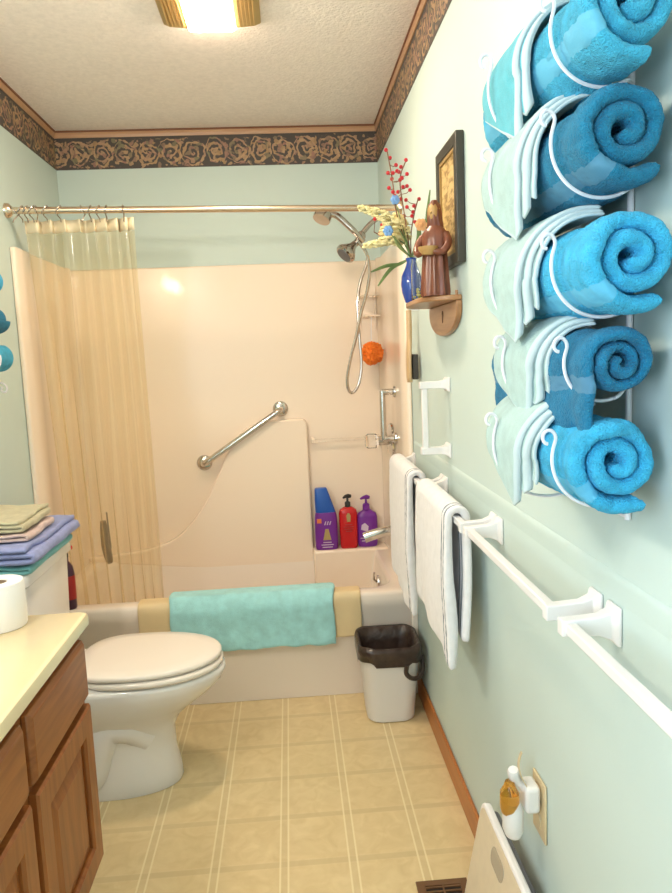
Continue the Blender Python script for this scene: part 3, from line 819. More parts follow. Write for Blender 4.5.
# ------------------------------------------------------------------ towel rolls
def make_roll(parent, cx, cz, y0, y1, R, key, seed, tail=0, turns=2.25, sq=1.0):
    """a rolled bath towel: spiral sheet with its axis along the wall, tail = loose length hanging at the outside"""
    th = R/(turns+.62)
    pts = []
    a_end = seed*1.3
    n = 130
    for i in range(n):
        t = i/(n-1); ang = 2*PI*turns*t
        r = th*.30 + (R-th*.5-th*.30)*t
        r *= 1 + .05*sin(2*ang+seed)*(.4+.6*(1-t))
        if not tail: r += .006*max(0, (t-.90)/.10)
        a = TAIL_ANG[seed] - 2*PI*turns + ang
        pts.append(Vector((cx + r*cos(a)*1.02, 0, cz + r*sin(a)*sq)))
    if tail:
        e = pts[-1]; tdir = (pts[-1]-pts[-3]).normalized()
        ext = catmull([pts[-1], e+tdir*tail*.35, e+tdir*tail*.6+Vector((-.004,0,-tail*.25)), e+tdir*tail*.75+Vector((0,0,-tail*.65))], 6)
        pts += ext[1:]
    L_ = resample(pts, 170); F_ = along(L_)
    def fn(u, v):
        p = F_(u).copy()
        ins = .012*nz((u*9, seed, 1), 1)-.010*(1-u)*0
        ya = y0 + ins + .010*(u**2)*sin(u*11+seed); yb = y1 + .012*nz((u*8, seed, 7), 1)
        p.y = ya + (yb-ya)*v
        c = Vector((cx, p.y, cz)); d = (p-c)
        k = 1 + .035*nz((p.y*9, d.x*14, seed), 1) - .13*math.exp(-((p.y-.905)/.022)**2)
        q = c + Vector((d.x*k, 0, d.z*k))
        f = nz((q.x*210, q.y*210, q.z*210), 1, seed)*.0013 + nz((q.x*60, q.y*60, q.z*60), 1, seed)*.0015
        q += d.normalized()*f if d.length > 1e-6 else Vector()
        q.y += nz((q.x*150, q.z*150, seed), 1)*.0014
        return q
    vs = [0, .003, .008, .015, .024, .034] + lin(.045, .955, 76) + [.966, .976, .985, .992, .997, 1]
    us = edgelin(160, .02)
    def mi(u, v): return 1 if .805 < u < .86 else 0
    g = sheet(fn, us, vs, lambda u, v: th*.95*min(rnd_edge(v, .045), rnd_edge(u, .02)), mi)
    return g
TAIL_ANG = {1: -1.3, 2: -.85, 3: -.95, 4: -2.75, 5: -1.05, 6: 1., 7: 2., 8: 3.}
RX = .402
rows = [(1, 1.760, 'sky', 'sky blue rolled bath towel at the top of the wall rack, cut off above', .066, .0),
        (2, 1.629, 'dark', 'dark teal rolled bath towel under the topmost sky blue roll', .066, .0),
        (3, 1.482, 'bright', 'bright cyan rolled bath towel between the two dark teal rolls', .066, .0),
        (4, 1.359, 'dark2', 'dark teal rolled bath towel whose loose flap hangs over the lowest roll', .050, .056),
        (5, 1.236, 'bright2', 'bright cyan rolled bath towel lowest on the wall rack', .066, .0)]
YN, YF = .862, 1.245
for s, z, key, lab, R, tail in rows:
    g = make_roll(None, RX, z, {1: .822, 2: .836, 3: .815, 4: .845, 5: .850}[s], YF, R, key, s, tail)
    single('rolled_towel', g, [M['t_'+key], M['b_'+key]], lab, 'towel', 'rolled bath towels on the wall rack', autos=180)

# washcloths draped over the rolls
def cloth_over(z, R, ytop, ybot, yfar, layers, mats, label, seed, a0=100, a1=250, hang=0, cat='washcloth', name='draped_washcloth'):
    def fn(u, v):
        # u: around the roll from its top (0), then hanging free (1); v: accordion folds across
        lv = v*layers; l = min(int(lv), layers-1); f = lv-l
        t = f if l % 2 == 0 else 1-f          # 0 at the far end, 1 at the near folds
        a = math.radians(a0 + (a1 - 48*(1-t) - 6*l - a0)*u)
        yn = ytop + (ybot-ytop)*u - l*(.004 + .010*u) + .005*nz((u*3, l, seed), 1)
        yf_ = yfar + .012*sin(u*3) - (0 if l == 0 else .03)
        y = yf_ + (yn-yf_)*t
        rr_ = R - .0035 + .0036*(layers-l) + .0012*sin(f*PI) + .0015*nz((y*25, u*4, seed+l), 1)
        A1 = math.radians(188)
        if a <= A1:
            return Vector((RX + rr_*cos(a)*1.02, y, z + rr_*sin(a)))
        e = (a-A1)*rr_
        return Vector((RX + rr_*cos(A1)*1.02 + .10*e + .004*nz((y*20, u*5, seed), 1), y, z + rr_*sin(A1) - e))
    nv = 30*layers+1
    def mi(u, v):
        lv = v*layers; l = min(int(lv), layers-1); f = lv-l; t = f if l % 2 == 0 else 1-f
        return 1 if t > .955 or u > .975 else 0
    g = sheet(fn, edgelin(40, .02), lin(0, 1, nv), lambda u, v: .0042*rnd_edge(u, .02), mi)
    single(name, g, mats, label, cat, 'washcloths on the wall rack', autos=180)
PC = [M['pale'], M['paledge']]
cloth_over(1.760, .066, .975, 1.02, 1.15, 4, [M['teal'], M['paledge']], 'teal hand towel folded in layers over the top sky blue roll', 1, 68, 250, name='draped_hand_towel', cat='towel')
cloth_over(1.629, .066, .94, 1.02, 1.15, 5, PC, 'pale aqua washcloth draped over the upper dark teal roll', 2, 80, 250)
cloth_over(1.482, .066, .94, 1.02, 1.15, 5, PC, 'pale aqua washcloth draped over the middle bright cyan roll', 3, 80, 248)
cloth_over(1.359, .050, .95, 1.025, 1.15, 5, PC, 'pale aqua washcloth draped over the lower dark teal roll', 4, 84, 252)
cloth_over(1.236, .066, .955, 1.03, 1.145, 5, PC, 'pale aqua washcloth draped over the lowest bright cyan roll', 5, 84, 244)

# the rack: white wire with scroll hooks
rk = thing('hanging_towel_rack', 'tall white wire wall rack with scroll-ended arms holding the rolled blue towels', 'rack', (XR, 1.14, 1.1))
for y in (.965, 1.10):
    G().tube([(XR-.006, y, 1.135), (XR-.006, y, 1.95)], .0045, 8).obj('upright', M['wire'], rk)
for s, z, key, lab, R, tail in rows:
    for y in (.905, 1.095):
        rb = R-.0005 if y < 1 else R+.0225
        a = [math.radians(d) for d in lin(-62, -200, 15)]
        pts = [Vector((XR-.006, .965 if y < 1 else 1.10, z-R*.62))] + [Vector((RX+rb*cos(t), y, z+rb*sin(t))) for t in a]
        e = pts[-1]
        cc = e + Vector((-.010, 0, .002))
        pts += [cc + Vector((.010*cos(t)*(1-.4*i/11), -.003, .012*sin(t)*(1-.4*i/11)+.004)) for i, t in enumerate(lin(-.1, 4.6, 12))]
        G().tube(catmull(pts, 2), .0024, 6).obj('arm', M['wire'], rk)
for z in (1.14, 1.945):
    G().tube([(XR-.006, .965, z), (XR-.006, 1.10, z)], .004, 8).obj('cross_wire', M['wire'], rk)

# ------------------------------------------------------------------ towel bars
BX, BZ = .40, .965
def bracket(par, y, z=BZ, vertical=False):
    g = G()
    if not vertical:
        def R(x, dy, dz, zc=z): return [(x, y-dy, zc-dz), (x, y+dy, zc-dz), (x, y+dy, zc+dz), (x, y-dy, zc+dz)]
        g.loops([R(XR-.0005, .021, .030), R(XR-.006, .021, .030), R(XR-.012, .013, .022), R(XR-.03, .0105, .015), R(BX-.002, .0105, .0125), R(BX-.014, .0105, .0125)])
    else:
        def R(x, dy, dz): return [(x, y-dy, z-dz), (x, y+dy, z-dz), (x, y+dy, z+dz), (x, y-dy, z+dz)]
        g.loops([R(XR-.0005, .030, .021), R(XR-.006, .030, .021), R(XR-.012, .022, .013), R(XR-.03, .015, .0105), R(BX-.002, .0125, .0105), R(BX-.014, .0125, .0105)])
    g.obj('bracket', M['white'], par, bevel=.002)
def hbar(ya, yb, label):
    t = thing('towel_rail', label, 'towel bar', (XR, (ya+yb)/2, BZ-.03), 'white towel bars in a row')
    G().box(BX-.0085, BX+.0085, ya+.009, yb-.009, BZ-.0085, BZ+.0085).obj('bar', M['white'], t, bevel=.0025)
    bracket(t, ya); bracket(t, yb)
hbar(.44, 1.01, 'white towel bar below the rolled towels, running out of view')
hbar(1.075, 1.60, 'empty white towel bar beyond the one below the rolled towels')
hbar(1.648, 2.17, 'white towel bar holding the white towel with hanging striped edges')
hbar(2.22, 2.735, 'white towel bar by the tub holding the white towel next to the tub')
t = thing('towel_rail', 'short white towel bar mounted upright under the wooden shelf', 'towel bar', (XR, 2.12, 1.06))
G().box(BX-.0085, BX+.0085, 2.112, 2.128, 1.085, 1.285).obj('bar', M['white'], t, bevel=.0025)
bracket(t, 2.12, 1.283, True); bracket(t, 2.12, 1.086, True)

# white towels
def hung(ya, yb, zf, zb, label, seed, zskew=.0):
    R = .0165
    def fn(u, v):
        # accordion: outer layer from far (v=0) to near (v=.5) then inner layer back
        lay = 0 if v < .5 else 1; t = v*2 if v < .5 else 2-v*2
        o = R + (.011 if lay == 0 else 0)
        y = yb + (ya-yb)*t + (0.012 if lay else 0)*t
        if u < .46:
            k = u/.46; z = zf - zskew*t - .02*lay*0 + (BZ-(zf-zskew*t))*k
            bow = .007*sin(k*PI)*(.5+.5*t) + (1-k)*.002
            x = BX - o - bow + .012*nz((y*9, k*2, seed), 1)*(1-k) + (.018*lay)*(1-k)*sin(k*PI)
            y -= .030*(1-k)*t
        elif u > .54:
            k = (1-u)/.46; zb2 = zb - zskew*.4*t; z = zb2 + (BZ-zb2)*k
            x = BX + o + .004*sin(k*PI) + (.010 if lay == 0 else 0)*(1-k)*0 + .005*nz((y*9, k*2, seed+4), 1)*(1-k)
            x = min(x - .010*(1-k), XR-.012)
            y -= .022*(1-k)*t
        else:
            a = PI - PI*(u-.46)/.08; x = BX + o*cos(a); z = BZ + .004 + o*sin(a)
        f = nz((x*160, y*160, z*160), 1, seed)*.0012
        return Vector((x-f if u < .5 else x, y, z+f*.4))
    us = [0, .004, .01, .02] + lin(.02, .46, 42)[1:] + lin(.46, .54, 13)[1:-1] + lin(.54, .98, 42) + [.99, .996, 1]
    vs = lin(0, .40, 24) + lin(.40, .60, 41)[1:-1] + lin(.60, 1, 24)
    def mi(u, v):
        for a in (.452, .478, .522, .548):
            if abs(v-a) < .0052: return 1
        return 0
    g = sheet(fn, us, vs, lambda u, v: .0095*rnd_edge(u, .02), mi)
    single('hanging_towel', g, [M['wtowel'], M['stripe']], label, 'towel', 'white towels on the towel bars', autos=180)
hung(1.715, 2.13, .635, .675, 'white towel with grey stripes hanging on the bar nearer the rolled blue towels', 3, .045)
hung(2.285, 2.70, .55, .62, 'white towel with grey stripes hanging on the bar beside the tub', 11, .03)

# ------------------------------------------------------------------ trash can
TC = (.328, 2.634)
tr = thing('trash_can', 'small white plastic trash can lined with a dark brown bag', 'trash can', (TC[0], TC[1], 0))
def can(z, wx, wy, r=.055, n=8): return rrect(TC[0]-wx/2, TC[0]+wx/2, TC[1]-wy/2, TC[1]+wy/2, r, z, n)
G().loops([can(.001,.172,.180), can(.006,.182,.190), can(.28,.222,.225), can(.292,.230,.232), can(.292,.222,.224), can(.275,.212,.215), can(.02,.168,.176)]).obj('bin', M['whitep'], tr)
rings = []
def wob(r, amp, sd, zamp=0, fr=7):
    out = []
    for i, p in enumerate(r):
        d = Vector((p[0]-TC[0], p[1]-TC[1], 0)).normalized(); a = math.atan2(d.y, d.x)
        k = nz((cos(a)*fr*.5, sin(a)*fr*.5, sd), 1)
        out.append(Vector(p) + d*amp*k + Vector((0, 0, zamp*nz((cos(a)*2.2, sin(a)*2.2, sd+4), 1))))
    return out
rings = [wob(can(.232,.238,.240,.06,10), .010, 1, .07), wob(can(.25,.240,.242,.06,10), .008, 2, .02), wob(can(.285,.243,.245,.06,10), .005, 3, .008), wob(can(.303,.236,.238,.06,10), .004, 4, .006), wob(can(.298,.215,.216,.055,10), .006, 5, .008),
         wob(can(.25,.198,.2,.05,10), .014, 6), wob(can(.18,.175,.18,.05,10), .018, 7), wob(can(.12,.15,.15,.045,10), .02, 8), wob(can(.07,.10,.10,.03,10), .01, 9, .02), wob(can(.06,.02,.02,.005,10), 0, 9)]
G().loops(rings, cap0=False).obj('bag_liner', M['bag'], tr, autos=180)
lp = [Vector((TC[0]+.055, TC[1]-.122, .235)), Vector((TC[0]+.052, TC[1]-.124, .205)), Vector((TC[0]+.072, TC[1]-.124, .185)), Vector((TC[0]+.103, TC[1]-.108, .182)), Vector((TC[0]+.121, TC[1]-.078, .20)), Vector((TC[0]+.123, TC[1]-.055, .245))]
G().tube(catmull(lp, 6), .009, 8).obj('bag_tie_loop', M['bag'], tr)

# ------------------------------------------------------------------ picture, shelf and what stands on it
PX = XR-.001
pcx = thing('framed_picture', 'tan parchment print in a dark frame above the wooden shelf', 'picture', (XR, 2.0, 1.608))
ya, yb, za, zb_ = 1.875, 2.125, 1.608, 1.935
def ringframe(i0, i1, xa, xb_):
    g = G()
    def R(i, x): return [(x, ya+i, za+i), (x, yb-i, za+i), (x, yb-i, zb_-i), (x, ya+i, zb_-i)]
    g.loops([R(i0, xa), R(i0, xb_), R(i1, xb_), R(i1, xa)], closed=True); return g
ringframe(0, .030, PX, PX-.022).obj('frame', M['frame'], pcx, bevel=.003)
ringframe(.0302, .040, PX, PX-.018).obj('gilt_lip', M['gilt'], pcx, smooth=False)
G().box(PX-.013, PX-.001, ya+.038, yb-.038, za+.038, zb_-.038).obj('print', M['print'], pcx, smooth=False)

SZ = 1.53
sf = thing('wall_shelf', 'small varnished wooden wall shelf with a rounded back plate', 'shelf', (XR, 2.1, 1.43))
SHD, SHW, SYC = .108, .19, 2.115
poly = [(PX, SYC-SHW), (PX-.012, SYC-SHW)]
poly += [(PX-.012-(SHD-.012)*math.sqrt(max(0, 1-abs(s)**4)), SYC+SHW*s) for s in lin(-.985, .985, 26)]
poly += [(PX-.012, SYC+SHW), (PX, SYC+SHW)]
G().prism(poly, 'z', SZ-.014, SZ).obj('board', M['shelfw'], sf, bevel=.003)
pp = [(2.30, SZ-.0145), (1.925, SZ-.0145)]
pp += [(2.1125-.1875*cos(t), SZ-.0145-.022-.068*sin(t)) for t in lin(0.0, PI, 22)]
bp_ = G().prism([(a, b) for a, b in pp], 'x', PX-.016, PX).obj('back_plate', M['shelfw'], sf, bevel=.003)
slot = [(2.1+.009*cos(t)*(1 if sin(t) > 0 else .55), SZ-.046+.022*sin(t)*(.6 if sin(t) > 0 else 1)) for t in lin(0, 2*PI, 17)[:-1]]
g = G().prism(slot, 'x', PX-.0175, PX-.0158); sub('keyhole', g, M['oakdark'], bp_, smooth=False)
g = G().lathe([(0,0),(.004,0),(.004,.012),(0,.013)], (PX-.012, SYC-SHW+.012, SZ), n=10); g.obj('peg', M['shelfw'], sf)

# carved figure with praying arms and a wreath
FG = Vector((.411, 1.97, SZ))
fg = thing('carved_figurine', 'reddish carved wooden robed figure holding a bowl on the wall shelf', 'figurine', FG)
def robe(z, rx, ry, fold, n=48, ox=0):
    return [(FG.x+ox+(rx+fold*cos(t*9))*cos(t), FG.y+(ry+fold*cos(t*9))*sin(t), SZ+z) for t in [2*PI*k/n for k in range(n)]]
G().loops([robe(.0005,.036,.042,.0025), robe(.01,.037,.043,.003), robe(.06,.033,.039,.0035), robe(.11,.029,.036,.003), robe(.14,.027,.036,.0015), robe(.165,.027,.04,.0005), robe(.185,.025,.040,0), robe(.2,.018,.028,0), robe(.21,.010,.012,0), robe(.222,.009,.0105,0)]).obj('robed_body', M['carve'], fg)
hd = G().loops([robe(.219,.008,.009,0), robe(.226,.015,.0155,0), robe(.24,.019,.018,0), robe(.255,.0195,.018,0), robe(.268,.015,.014,0), robe(.275,.006,.006,0)])
hd.ball((FG.x-.019, FG.y, SZ+.243), .004)
hd = hd.obj('head', M['carvel'], fg)
g = G().loops([robe(.19,.016,.026,.001,48,.008), robe(.215,.0205,.022,.0015,48,.006), robe(.245,.0215,.0205,.0012,48,.004), robe(.268,.018,.017,.001,48,.003), robe(.281,.008,.008,0,48,.002)]); sub('hair', g, M['carve'], hd)
for s in (-1, 1):
    G().tube(catmull([(FG.x, FG.y+s*.036, SZ+.180), (FG.x-.012, FG.y+s*.050, SZ+.150), (FG.x-.030, FG.y+s*.040, SZ+.125), (FG.x-.042, FG.y+s*.018, SZ+.128)], 5), [.012]*5+[.011]*5+[.009]*5+[.007], 10).obj('arm', M['carve'], fg)
G().lathe([(0,0),(.016,.002),(.027,.014),(.029,.024),(.026,.024),(.018,.012),(0,.01)], (FG.x-.040, FG.y, SZ+.118), n=24).obj('bowl', M['carvel'], fg)

fg.rotation_euler[2] = math.radians(50); fg.scale = (.93, .93, .90)
# glass jar with potpourri
JC = (.398, 2.105)
jr = thing('glass_jar', 'clear glass jar of yellow-green potpourri beside the carved figure', 'jar', (JC[0], JC[1], SZ))
g = G().lathe([(0,.0006),(.028,.0006),(.030,.004),(.030,.10),(.027,.11),(.027,.118),(.0255,.118),(.0255,.11),(.0278,.10),(.0278,.006),(0,.005)], (*JC, SZ), n=28); g.obj('glass', M['jarglass'], jr)
random.seed(5)
g = G()
for k in range(40):
    a = random.random()*6.28; r = .023*math.sqrt(random.random()); g.ball((JC[0]+r*cos(a), JC[1]+r*sin(a), SZ+.010+.028*random.random()), .005, n=6, sc=(1, .7, .6))
g.obj('potpourri', M['potp'], jr)

VC = (.384, 2.19)
vs_ = thing('vase', 'cobalt blue glazed vase at the tub end of the wall shelf', 'vase', (VC[0], VC[1], SZ))
G().lathe([(0,.0005),(.020,.0005),(.022,.005),(.030,.03),(.033,.055),(.030,.08),(.018,.105),(.013,.120),(.017,.132),(.015,.132),(.011,.120),(.012,.10),(0,.09)], (*VC, SZ), n=28).obj('body', M['vase'], vs_)

# flowers
AR = Vector((VC[0], VC[1], SZ+.121))
random.seed(21)
fl = thing('flower_arrangement', 'artificial bouquet of red berries, cream blossom and long leaves in the cobalt vase', 'flowers', AR)
def at(px, py, y): return P_(px, py, y)
base = AR + Vector((0, 0, .012))
berry_me = None
def berry(c, par):
    global berry_me
    if berry_me is None:
        g = G().ball((0,0,0), .0062, n=8); o = g.obj('berry', M['berry']); berry_me = o.data
        bpy.data.objects.remove(o)
    o = bpy.data.objects.new('berry', berry_me); COL.objects.link(o); o.parent = par; o.location = Vector(c)-AR
paths = [[(387,150),(391,172),(393,185),(397,215),(408,250)], [(406,160),(400,180),(404,212),(409,250)], [(418,199),(414,215),(411,235),(410,252)], [(374,232),(385,238),(398,246),(409,258)]]
pb = [[(386,150),(390,158),(396,165),(393,173),(388,173),(392,179),(397,171),(400,180),(389,188),(393,192),(402,178)],
      [(406,160),(401,167),(407,174),(399,172),(407,186),(403,187),(410,190),(398,192),(401,199),(395,196)],
      [(419,199),(414,206),(413,212),(406,200),(407,207),(404,216),(412,216),(415,222),(402,222)],
      [(375,219),(382,225),(394,227),(397,217),(392,231),(380,234),(399,226),(385,238)]]
for i, (pa, bs) in enumerate(zip(paths, pb)):
    y = 2.20 + .02*i
    pts = catmull([at(px, py, y) for px, py in pa[:-1]] + [base], 6)
    br = G().tube(pts, .0018, 6).obj('berry_branch', M['twig'], fl)
    for px, py in bs:
        c = at(px, py, y + random.uniform(-.03, .03))
        berry(c, br)
        near = min(pts, key=lambda q: (q-c).length)
        if (near-c).length > .008:
            sub('twig', G().tube([near, near.lerp(c, .6)+Vector((0,0,-.004)), c], .0011, 5), M['twig'], br)
random.seed(9)
# cream blossom sprays
for i, (pa, wd) in enumerate(([[(361,208),(372,211),(385,217),(397,226)], 7], [[(366,246),(378,243),(388,240),(399,240)], 6], [[(380,232),(392,228),(402,232)], 8], [[(396,214),(402,222),(405,238)], 6])):
    y = 2.17 + .025*i
    g = G(); pts = catmull([at(px, py, y) for px, py in pa], 7)
    for j, p in enumerate(pts):
        s = .45 + .55*j/len(pts)
        for k in range(9):
            dd = Vector((random.gauss(0,1), random.gauss(0,1), random.gauss(0,1))).normalized()*(wd*.0027)*s
            g.ball(p+dd, .0065*(.7+.5*random.random())*s**.5, n=6, sc=(1.5, 1, .7))
    b = g.obj('blossom_spray', M['cream'], fl)
    sub('stem', G().tube(catmull([pts[-1], pts[-1].lerp(base, .5)+Vector((0,0,.012)), base], 5), .002, 6), M['leaf'], b)
# leaves
def blade(pts, w, m, nm='leaf'):
    c = catmull(pts, 7); n = len(c); g = G(); rings = []
    for i, p in enumerate(c):
        t = (c[min(i+1, n-1)]-c[max(i-1, 0)]).normalized()
        s = t.cross(Vector((.25, 1, .1))).normalized(); b = t.cross(s)
        ww = w*max(.05, sin(PI*min(.97, .12+.86*(1-i/(n-1)))))
        rings.append([p+s*ww, p+b*.0012, p-s*ww, p-b*.0012])
    g.loops(rings); g.obj(nm, m, fl)
blade([base, at(400,264,2.2), at(386,266,2.19), at(371,272,2.17)], .0055, M['leaf'])
blade([base, at(403,262,2.2), at(392,268,2.19), at(385,276,2.17), at(378,286,2.16)], .0055, M['leaf'])
blade([base, at(409,262,2.19), at(407,272,2.18), at(406,281,2.17)], .006, M['palegreen'])
blade([base, at(424,240,2.22), at(427,215,2.22), at(430,190,2.22)], .005, M['leaf'])
blade([base, at(417,245,2.2), at(419,232,2.2), at(416,222,2.19)], .007, M['leaf'])
blade([base, at(421,252,2.18), at(427,245,2.17), at(428,238,2.17)], .007, M['palegreen'])
blade([base, at(403,250,2.18), at(398,244,2.17), at(394,236,2.16)], .006, M['palegreen'])
for (px, py, y, r, m_) in ((421,225,2.17,.017,'peachf'), (395,200,2.2,.013,'bluef'), (388,231,2.15,.014,'bluef')):
    g = G(); c = at(px, py, y)
    for k in range(6):
        a = 2*PI*k/6; g.ball(c+Vector((cos(a)*r*.6, -.003, sin(a)*r*.6)), r*.55, n=8, sc=(1, .4, 1))
    g.ball(c+Vector((0,-.006,0)), r*.35, n=8)
    o = g.obj('flower_head', M[m_], fl)
    sub('stem', G().tube(catmull([c, c.lerp(base, .5), base], 4), .0015, 5), M['leaf'], o)

# bath brush on the wall
bu = thing('hanging_bath_brush', 'long pale wooden bath brush hanging under the shelf beside the tub flange', 'brush', (.45, 2.57, 1.27))
by = 2.57
pts = [(.449, by, 1.53), (.449, by, 1.45), (.447, by, 1.41), (.445, by, 1.385), (.444, by, 1.35), (.444, by, 1.30), (.446, by, 1.275)]
cc = catmull(pts, 5); n_ = len(cc); rings = []
for i, p in enumerate(cc):
    z = p.z
    w = .010 if z > 1.43 else (.010+.020*min(1, (1.43-z)/.05))
    if z < 1.30: w *= math.sqrt(max(.05, 1-((1.30-z)/.027)**2))
    rings.append([(p.x-.012+.010*cos(t), p.y+w*sin(t), z) for t in [2*PI*k/14 for k in range(14)]])
h_ = G().loops(rings).obj('handle', M['brushw'], bu)
g = G().prism([(by-.022, 1.285), (by+.022, 1.285), (by+.024, 1.33), (by+.022, 1.375), (by-.022, 1.375), (by-.024, 1.33)], 'x', .4435, XR-.010); g.obj('bristles', M['bristle'], bu, bevel=.004)
G().lathe([(0,0),(.004,0),(.004,.024),(.007,.026),(0,.029)], (XR-.0005, by, 1.533), (-1,0,0), 10).obj('hook', M['wire'], bu)

# ------------------------------------------------------------------ outlet, freshener, scale, floor register
ol = thing('wall_outlet', 'almond wall outlet plate low on the mint wall', 'outlet', (XR, 1.34, .38))
G().box(XR-.006, XR-.0005, 1.305, 1.378, .385, .512).obj('plate', M['almond'], ol, bevel=.003)
for z in (.418, .478): G().lathe([(0,0),(.017,0),(.016,.0025),(0,.003)], (XR-.006, 1.342, z), (-1,0,0), 18).obj('socket', M['almond'], ol)
af = thing('air_freshener', 'white plug-in air freshener with a bottle of amber oil in the wall outlet', 'air freshener', (.42, 1.33, .40))
G().box(XR-.040, XR-.0095, 1.315, 1.365, .455, .512).obj('plug_body', M['whitep'], af, bevel=.008, seg=3)
G().lathe([(0,0),(.020,.002),(.026,.015),(.026,.055),(.018,.075),(0,.078)], (XR-.062, 1.335, .402), n=22, sx=.8).obj('lower_shell', M['whitep'], af)
G().lathe([(0,0),(.019,.002),(.022,.012),(.021,.045),(.013,.058),(.010,.068),(0,.069)], (XR-.068, 1.335, .452), n=22, sx=.9).obj('oil_bottle', M['amber'], af)
G().tube(catmull([(XR-.035, 1.34, .50), (XR-.055, 1.34, .525), (XR-.06, 1.335, .545)], 4), [.010]*4+[.013]*4+[.010], 10).obj('cap', M['whitep'], af)
sheet(lambda u, v: Vector((XR-.034-.016*sin(u*PI*.8), 1.332+.016*(v-.5)*(1-.6*u), .508+.075*u)), lin(0, 1, 10), lin(0, 1, 4), lambda u, v: .002).obj('shade', M['almond'], af)

af.location.z -= .008
# bathroom scale leaning on the wall
sc_ = thing('bathroom_scale', 'cream bathroom scale leaning upright against the mint wall', 'scale', (.40, 1.42, 0))
def scale_piece(y0, y1, h0, h1, t0, t1, r=.025):
    # built lying (u along y, v up the lean), then leaned
    lean = math.atan2(.060, .30)
    out = []
    for t in (t0, t1):
        ring = []
        for (yy, hh, _) in rrect(y0, y1, h0, h1, r, 0, 5):
            bx = XR-.124 + sin(lean)*hh + cos(lean)*t; bz = .004 + cos(lean)*hh - sin(lean)*(t-.03)
            ring.append((bx, yy, bz))
        out.append(ring)
    return G().loops(out)
scale_piece(1.25, 1.575, .0, .315, 0, .018).obj('platform', M['white'], sc_, bevel=.005, seg=3)
scale_piece(1.258, 1.567, .008, .307, -.0015, .0002).obj('tread', M['scale'], sc_, bevel=.0008)
scale_piece(1.265, 1.56, .01, .305, .0182, .034).obj('underside', M['grey'], sc_, bevel=.004)
g = scale_piece(1.37, 1.455, .245, .285, -.0030, -.0014, .018); g.obj('reflection_oval', M['scale_refl'], sc_)  # greyish oval painted onto the tread as a reflection

fv = thing('floor_register', 'brown metal floor register by the leaning scale', 'vent', (.335, 1.56, 0))
g = G()
def R4(i, z, a=.266, b=.402, c=1.41, d=1.715): return [(a+i, c+i, z), (b-i, c+i, z), (b-i, d-i, z), (a+i, d-i, z)]
g.loops([R4(0, .0005), R4(.001, .004), R4(.012, .006), R4(.022, .006), R4(.022, .0012)], cap0=True, cap1=True)
fr_ = g.obj('frame', M['vent'], fv, bevel=.001)
G().box(.289, .379, 1.433, 1.692, .0014, .0024).obj('opening', M['ventdark'], fv, smooth=False)
g = G()
for i in range(17): g.box(.2885, .3795, 1.440+i*.0153, 1.445+i*.0153, .0026, .0055)
g.box(.332, .336, 1.4335, 1.6915, .0028, .0058)
g.obj('grille', M['vent'], fv, smooth=False)

# ------------------------------------------------------------------ rack on the opposite wall
rk2 = thing('hanging_towel_rack', 'small white wire rack holding three rolled towels above the toilet', 'rack', (XL, 2.42, 1.3))
G().tube([(XL+.006, 2.36, 1.31), (XL+.006, 2.36, 1.75)], .0045, 8).obj('upright', M['wire'], rk2)
CX2 = XL+.064
for i, (z, key, lab) in enumerate(((1.668, 'bright', 'bright blue rolled towel topmost of the three hanging above the toilet'), (1.545, 'dark', 'dark teal rolled towel in the middle of the three hanging above the toilet'), (1.418, 'sky', 'pale teal rolled towel lowest of the three hanging above the toilet'))):
    R_ = .05
    RXs = RX
    def rollg(cx, cz, seed):
        th = R_/3.2; pts = []
        for k in range(90):
            t = k/89; r = th*.4+(R_-th*.9)*t; a = 1.2*seed+2*PI*2.6*t; pts.append(Vector((cx+r*cos(a), 0, cz+r*sin(a))))
        F_ = along(resample(pts, 120))
        def fn(u, v):
            p = F_(u).copy(); p.y = 2.20+.01*nz((u*8, seed, 0), 1)+.30*v; return p
        return sheet(fn, lin(0, 1, 120), edgelin(20, .03), lambda u, v: th*.9*rnd_edge(v, .03))
    single('rolled_towel', rollg(CX2, z, i+1), M['t_'+key], lab, 'towel', 'rolled towels above the toilet', autos=180)
    a = [math.radians(d) for d in lin(-105, 10, 12)]; rb = R_+.006
    pts = [Vector((XL+.006, 2.36, z-R_-.008)), Vector((CX2-.01, 2.36, z-rb-.002))]+[Vector((CX2+rb*cos(t), 2.36, z+rb*sin(t))) for t in a]
    G().tube(catmull(pts, 2), .0026, 6).obj('arm', M['wire'], rk2)
pts = [Vector((XL+.004, 2.48, 1.345)), Vector((XL+.05, 2.48, 1.34)), Vector((XL+.075, 2.48, 1.335)), Vector((XL+.085, 2.48, 1.32)), Vector((XL+.078, 2.48, 1.305)), Vector((XL+.066, 2.48, 1.312)), Vector((XL+.07, 2.48, 1.325))]
G().tube(catmull(pts, 4), .003, 6).obj('scroll_hook', M['wire'], rk2)

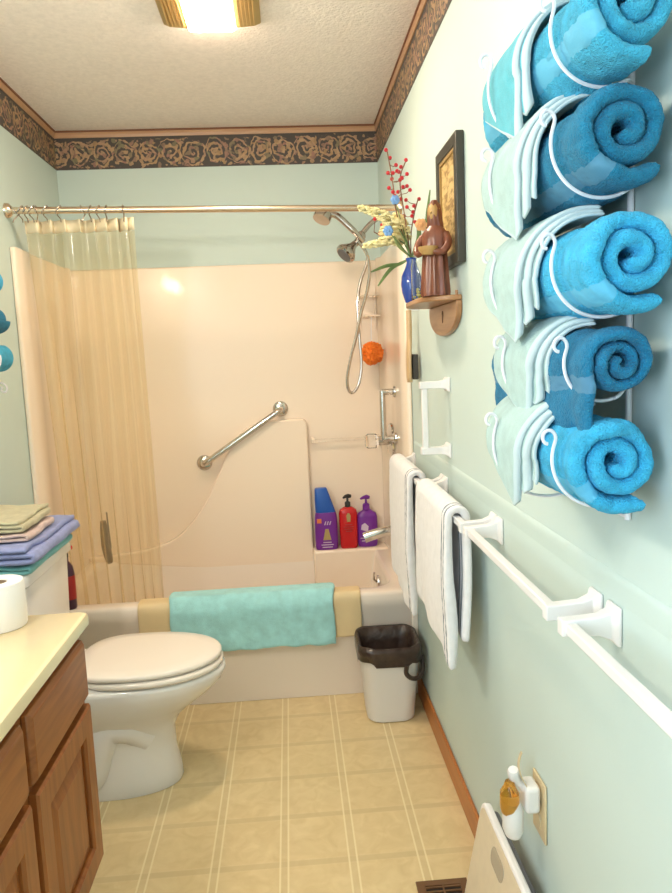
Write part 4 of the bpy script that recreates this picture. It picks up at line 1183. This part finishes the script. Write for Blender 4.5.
# ------------------------------------------------------------------ ceiling light
LX, LY = -.187, 2.322
lt = thing('ceiling_light', 'brass ceiling fan light with glowing white lens', 'light', (LX, LY, ZC))
g = G()
def RL4(dx, dy, z): return [(LX-dx, LY-dy, z), (LX+dx, LY-dy, z), (LX+dx, LY+dy, z), (LX-dx, LY+dy, z)]
g.loops([RL4(.155, .155, ZC-.0005), RL4(.155, .155, ZC-.006), RL4(.135, .140, ZC-.020), RL4(.08, .138, ZC-.026)])
g.obj('housing', M['brass'], lt, bevel=.002)
for s in (-1, 1):
    g = G()
    for k in range(5):
        x = LX+s*(.088+.0115*k); g.box(x-.0022, x+.0022, LY-.125, LY+.125, ZC-.0285+.0012*k, ZC-.0180)
    g.obj('louver', M['brass'], lt, smooth=False)
g = G().loops([RL4(.076, .142, ZC-.0265), RL4(.074, .140, ZC-.032), RL4(.062, .13, ZC-.041), RL4(.03, .09, ZC-.044)])
g.obj('lens', M['lens'], lt, bevel=.004)

# ------------------------------------------------------------------ lights
def point(loc, col, e, r=.05):
    l = bpy.data.lights.new('vanity_bulb', 'POINT'); l.energy = e; l.color = col; l.shadow_soft_size = r
    o = bpy.data.objects.new('vanity_bulb', l); COL.objects.link(o); o.location = loc
for y in (.75, 1.0, 1.25): point((XL+.12, y, 2.0), (1, .89, .78), 4.8)
l = bpy.data.lights.new('added_window_fill', 'AREA'); l.shape = 'RECTANGLE'; l.size = .9; l.size_y = 1.1; l.energy = 19; l.color = (.72, .86, 1)  # area lamp added for bluish fill, set in the unseen added opening
o = bpy.data.objects.new('added_window_fill', l); COL.objects.link(o); o.location = (XL-.09, (WY0+WY1)/2, (WZ0+WZ1)/2)
o.rotation_euler = Vector((1, 0, 0)).to_track_quat('-Z', 'Y').to_euler()
w = bpy.data.worlds.new('sky'); SC.world = w; w.use_nodes = True
w.node_tree.nodes['Background'].inputs[0].default_value = (.7, .82, 1, 1); w.node_tree.nodes['Background'].inputs[1].default_value = 1.0

# ------------------------------------------------------------------ camera
cam = bpy.data.cameras.new('camera'); co = bpy.data.objects.new('camera', cam); COL.objects.link(co)
cam.sensor_fit = 'HORIZONTAL'; cam.sensor_width = 36; cam.lens = F*36/672; cam.clip_start = .02
mw = Matrix.Identity(4)
for i in range(3):
    mw[i][0] = R2[i]; mw[i][1] = U2[i]; mw[i][2] = -FW[i]
mw[2][3] = H0
co.matrix_world = mw
SC.camera = co
SC.view_settings.view_transform = 'Standard'; SC.view_settings.look = 'None'; SC.view_settings.gamma = 1; SC.view_settings.exposure = 1.02
SC.cycles.use_denoising = True
SC.cycles.max_bounces = 10; SC.cycles.transparent_max_bounces = 24
